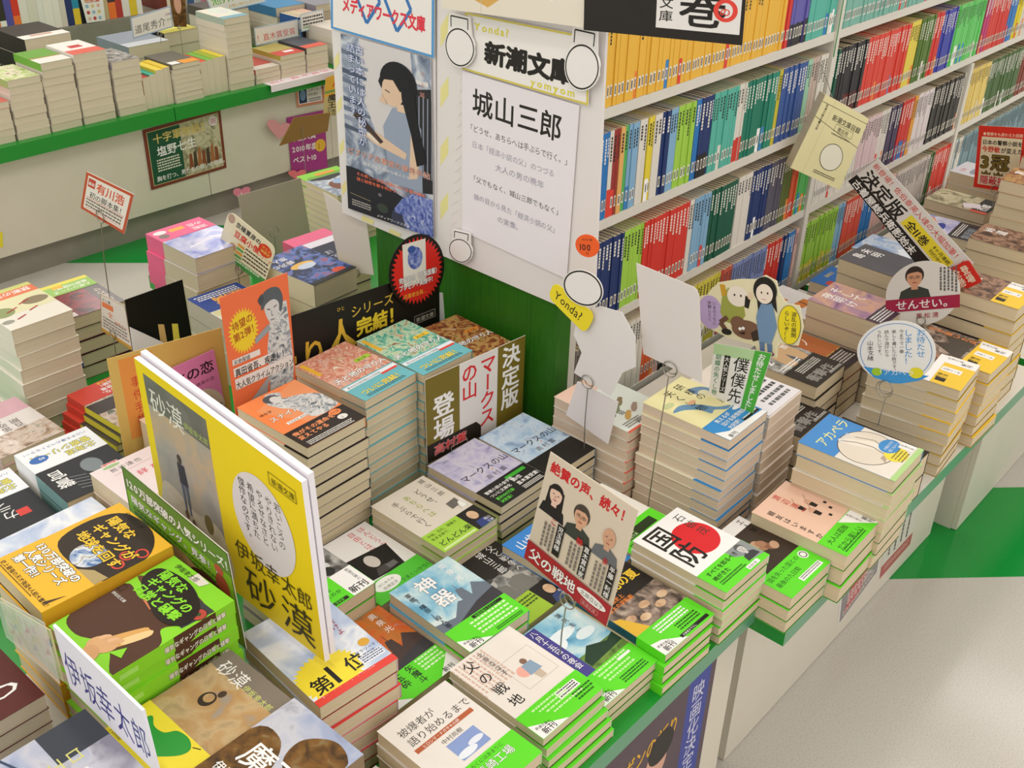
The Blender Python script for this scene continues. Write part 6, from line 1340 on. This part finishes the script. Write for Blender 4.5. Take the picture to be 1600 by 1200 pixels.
# cards on the left of the boards
def d_(c):
    border(c, '#c0502e', 7); c.rect(10, 66, 20, 22, '#c0442e'); c.text('最新', 11, 72, 9, WH, b=0.02); c.text('有川浩', 34, 64, 26, '#d8502c', b=0.04); c.text('初の脚本集！', 18, 42, 17, '#2f2a26', sx=1.0, jit=0.04); c.line([(12, 40), (118, 38)], 1, '#d8502c'); c.greek(12, 32, 100, 3, 8, '#7a6a5c'); c.line([(12, 12), (118, 12)], 0.8, '#d8502c')
q = [(0.875, 1.7416, 0.8288), (0.875, 1.5937, 0.8273), (0.875, 1.6475, 0.7403), (0.875, 1.7875, 0.7487)]
card('script_card', 'tilted white card with red border held high in a wire clip', 'card', q, title_card(d_, 130, 100), paper='#e8e2d8', stand=((0.875, 1.74, 0.5955), (0.875, 1.7177, 0.753)), ring=0.012)
def d_(c): c.rect(0, 0, 70, 8, '#c89a3a'); c.text('テレ東', 4, 76, 8, '#4a4038', b=0.02); c.rect(4, 62, 30, 12, '#e07a4a'); c.text('全', 18, 46, 14, '#e06a3a'); c.text('408ページ', 34, 38, 9, '#e06a4a'); c.greek(6, 36, 56, 4, 7, '#8a8078'); border(c, '#b08a4a', 1.2)
q = [(0.772, 1.5641, 0.6912), (0.772, 1.4901, 0.6951), (0.772, 1.4887, 0.6123), (0.772, 1.5858, 0.6153)]
card('price_card', 'cream card with orange handwriting propped against the crimson volumes', 'card', q, title_card(d_, 70, 90), paper='#ddd6cc', stand=((0.772, 1.5492, TZ), (0.772, 1.5434, 0.6239)), ring=0.008)
def d_(c):
    c.rect(0, 0, 130, 16, '#4a9a4a'); c.greek(10, 10, 100, 1, 8, '#d8e8c8'); c.ell(12, 92, 9, 10, '#b89a84'); c.text('京極夏彦の', 26, 84, 13.5, K, b=0.05); c.text('豆腐小僧', 28, 62, 17, '#d8301f', b=0.05); c.text('シリーズ', 92, 58, 9.5, '#d87a2c', b=0.03); c.ell(108, 80, 17, 15, '#d8401f'); c.rows(['アニメ', '映画化'], 98, 82, 8, '#f0d060', b=0.02, step=1.15)
    for i in range(4): c.rect(44, 47 - i * 9, 18, 6, ('#e09a3a', '#5aa85a')[i % 2]); c.greek(65, 51 - i * 9, 58, 1, 7, '#3a342c', seed=i)
    c.ell(34, 36, 9, 9, '#c09a74')
q = [(1.07, 1.6171, 0.7387), (1.07, 1.4837, 0.7043), (1.07, 1.5334, 0.6148), (1.07, 1.6755, 0.638)]
card('cream_series_card', 'cream rounded card with red and black lettering and a green foot', 'card', q, title_card(d_, 130, 105), outline=rrect(130, 105, 16), paper='#e8e0be', stand=((1.07, 1.5983, TZ), (1.07, 1.606, 0.622)), ring=0.009)
q = [(1.205, 1.5117, 0.7658), (1.205, 1.3956, 0.7468), (1.205, 1.3814, 0.6408), (1.205, 1.4755, 0.6216)]
card('blank_card', 'blank white card back leaning beside the dark green panel, in a wire clip', 'card', q, Cv(10, 10), paper='#d8d0c4', stand=((1.205, 1.4273) + (TZ,), (1.205, 1.4313, 0.6321)), ring=0.011)
q = [(1.2396, 1.835, 0.6601), (1.4039, 1.835, 0.6568), (1.4239, 1.835, 0.5406), (1.2523, 1.835, 0.5499)]
card('grey_card', 'large plain grey card back standing behind the dark space volumes', 'card', [q[0], q[1], drop(q[2], TZ), drop(q[3], TZ)], Cv(10, 10), paper='#b4a898', stand=None)
c_ = Cv(10, 10)
w = MB(); rc = Vector((1.3099, 1.82, 0.5637))
tube(w, [rc + Vector((0.012 * math.cos(t), 0, 0.012 * math.sin(t))) - Vector((rc.x, rc.y, TZ)) for t in (2 * math.pi * i / 18 for i in range(18))], 0.0009, 'wire', closed=True)
tube(w, [(0, 0, 0), (0, 0, rc.z - TZ - 0.012)], 0.0009, 'wire')
tag(w.build('wire_stand', None, (rc.x, rc.y, TZ)), 'empty wire clip stand in front of the plain grey card', 'stand')
mb = MB(); mb.box(-0.012, 0.012, -0.02, 0.02, 0, 0.0006, '#efe6ee')
o = mb.build('paper_slip', None, (2.60, 0.80, 0.551)); o.rotation_euler = (0, -0.12, 0.5); tag(o, 'small white paper slip sticking out on the grey painted novels', 'slip')
# posters on the cabinets under the tables
def d_(c):
    c.rect(0, 0, 150, 110, '#5a4a52'); c.rect(118, 0, 26, 110, '#3f4a9a'); c.cols(['映画化決定作品'], 131, 104, 15, '#d8d8e8', b=0.0, gap=0.95); c.rect(0, 0, 50, 40, '#b8403a'); c.text('オーデュボンの祈り', 2, 82, 15, '#e6b02c', b=0.03, sx=0.8)
    c.poly([(60, 0), (100, 0), (104, 50), (84, 64), (62, 48)], '#c9d0c4'); c.ell(88, 70, 12, 15, '#d8a890'); c.ell(92, 80, 14, 12, '#2c2624'); c.poly([(24, 0), (58, 0), (56, 40), (30, 44)], '#b8c2c4'); c.ell(44, 54, 11, 13, '#c89a82'); c.ell(46, 64, 13, 10, '#2c2624')
q = [(0.7205, 0.5045, 0.4587), (1.0401, 0.5045, 0.4018)]
card('film_poster', 'dark film poster with yellow script and a blue title band under the table', 'poster', [(q[0][0], 0.5045, q[1][2]), q[1], drop(q[1], 0.12), (q[0][0], 0.5045, 0.12)], title_card(d_, 150, 110))
def d_(c): c.rect(0, 0, 70, 90, '#8f8a88'); c.poly([(10, 10), (34, 10), (60, 80), (20, 60)], '#b84a50'); c.greek(14, 40, 40, 4, 6, '#e0d4cc'); border(c, '#e0dcd4', 3); c.greek(8, 14, 52, 2, 5, '#d8ccc4')
q = [(1.5819, 0.5465, 0.1738), (1.7561, 0.5465, 0.19), (1.7729, 0.5465, 0.0765), (1.6148, 0.5465, 0.0338)]
card('cabinet_poster', 'grey and red poster on the cabinet face nearer the table corner', 'poster', q, title_card(d_, 70, 90))
def d_(c): c.rect(0, 0, 70, 22, '#b0605c'); c.greek(10, 80, 50, 1, 7, '#4a4642'); [c.greek(12 + i * 13, 84, 52, 1, 7, '#5a5650', i, True) for i in range(4)]; c.greek(8, 14, 52, 2, 5, '#d8b0a8')
q = [(1.7618, 0.5465, 0.1899), (1.9234, 0.5465, 0.1863), (1.9369, 0.5465, 0.0482), (1.7943, 0.5465, 0.0412)]
card('cabinet_poster', 'pale handwritten poster with a reddish foot on the cabinet face', 'poster', q, title_card(d_, 70, 90), paper='#d4d0c4')
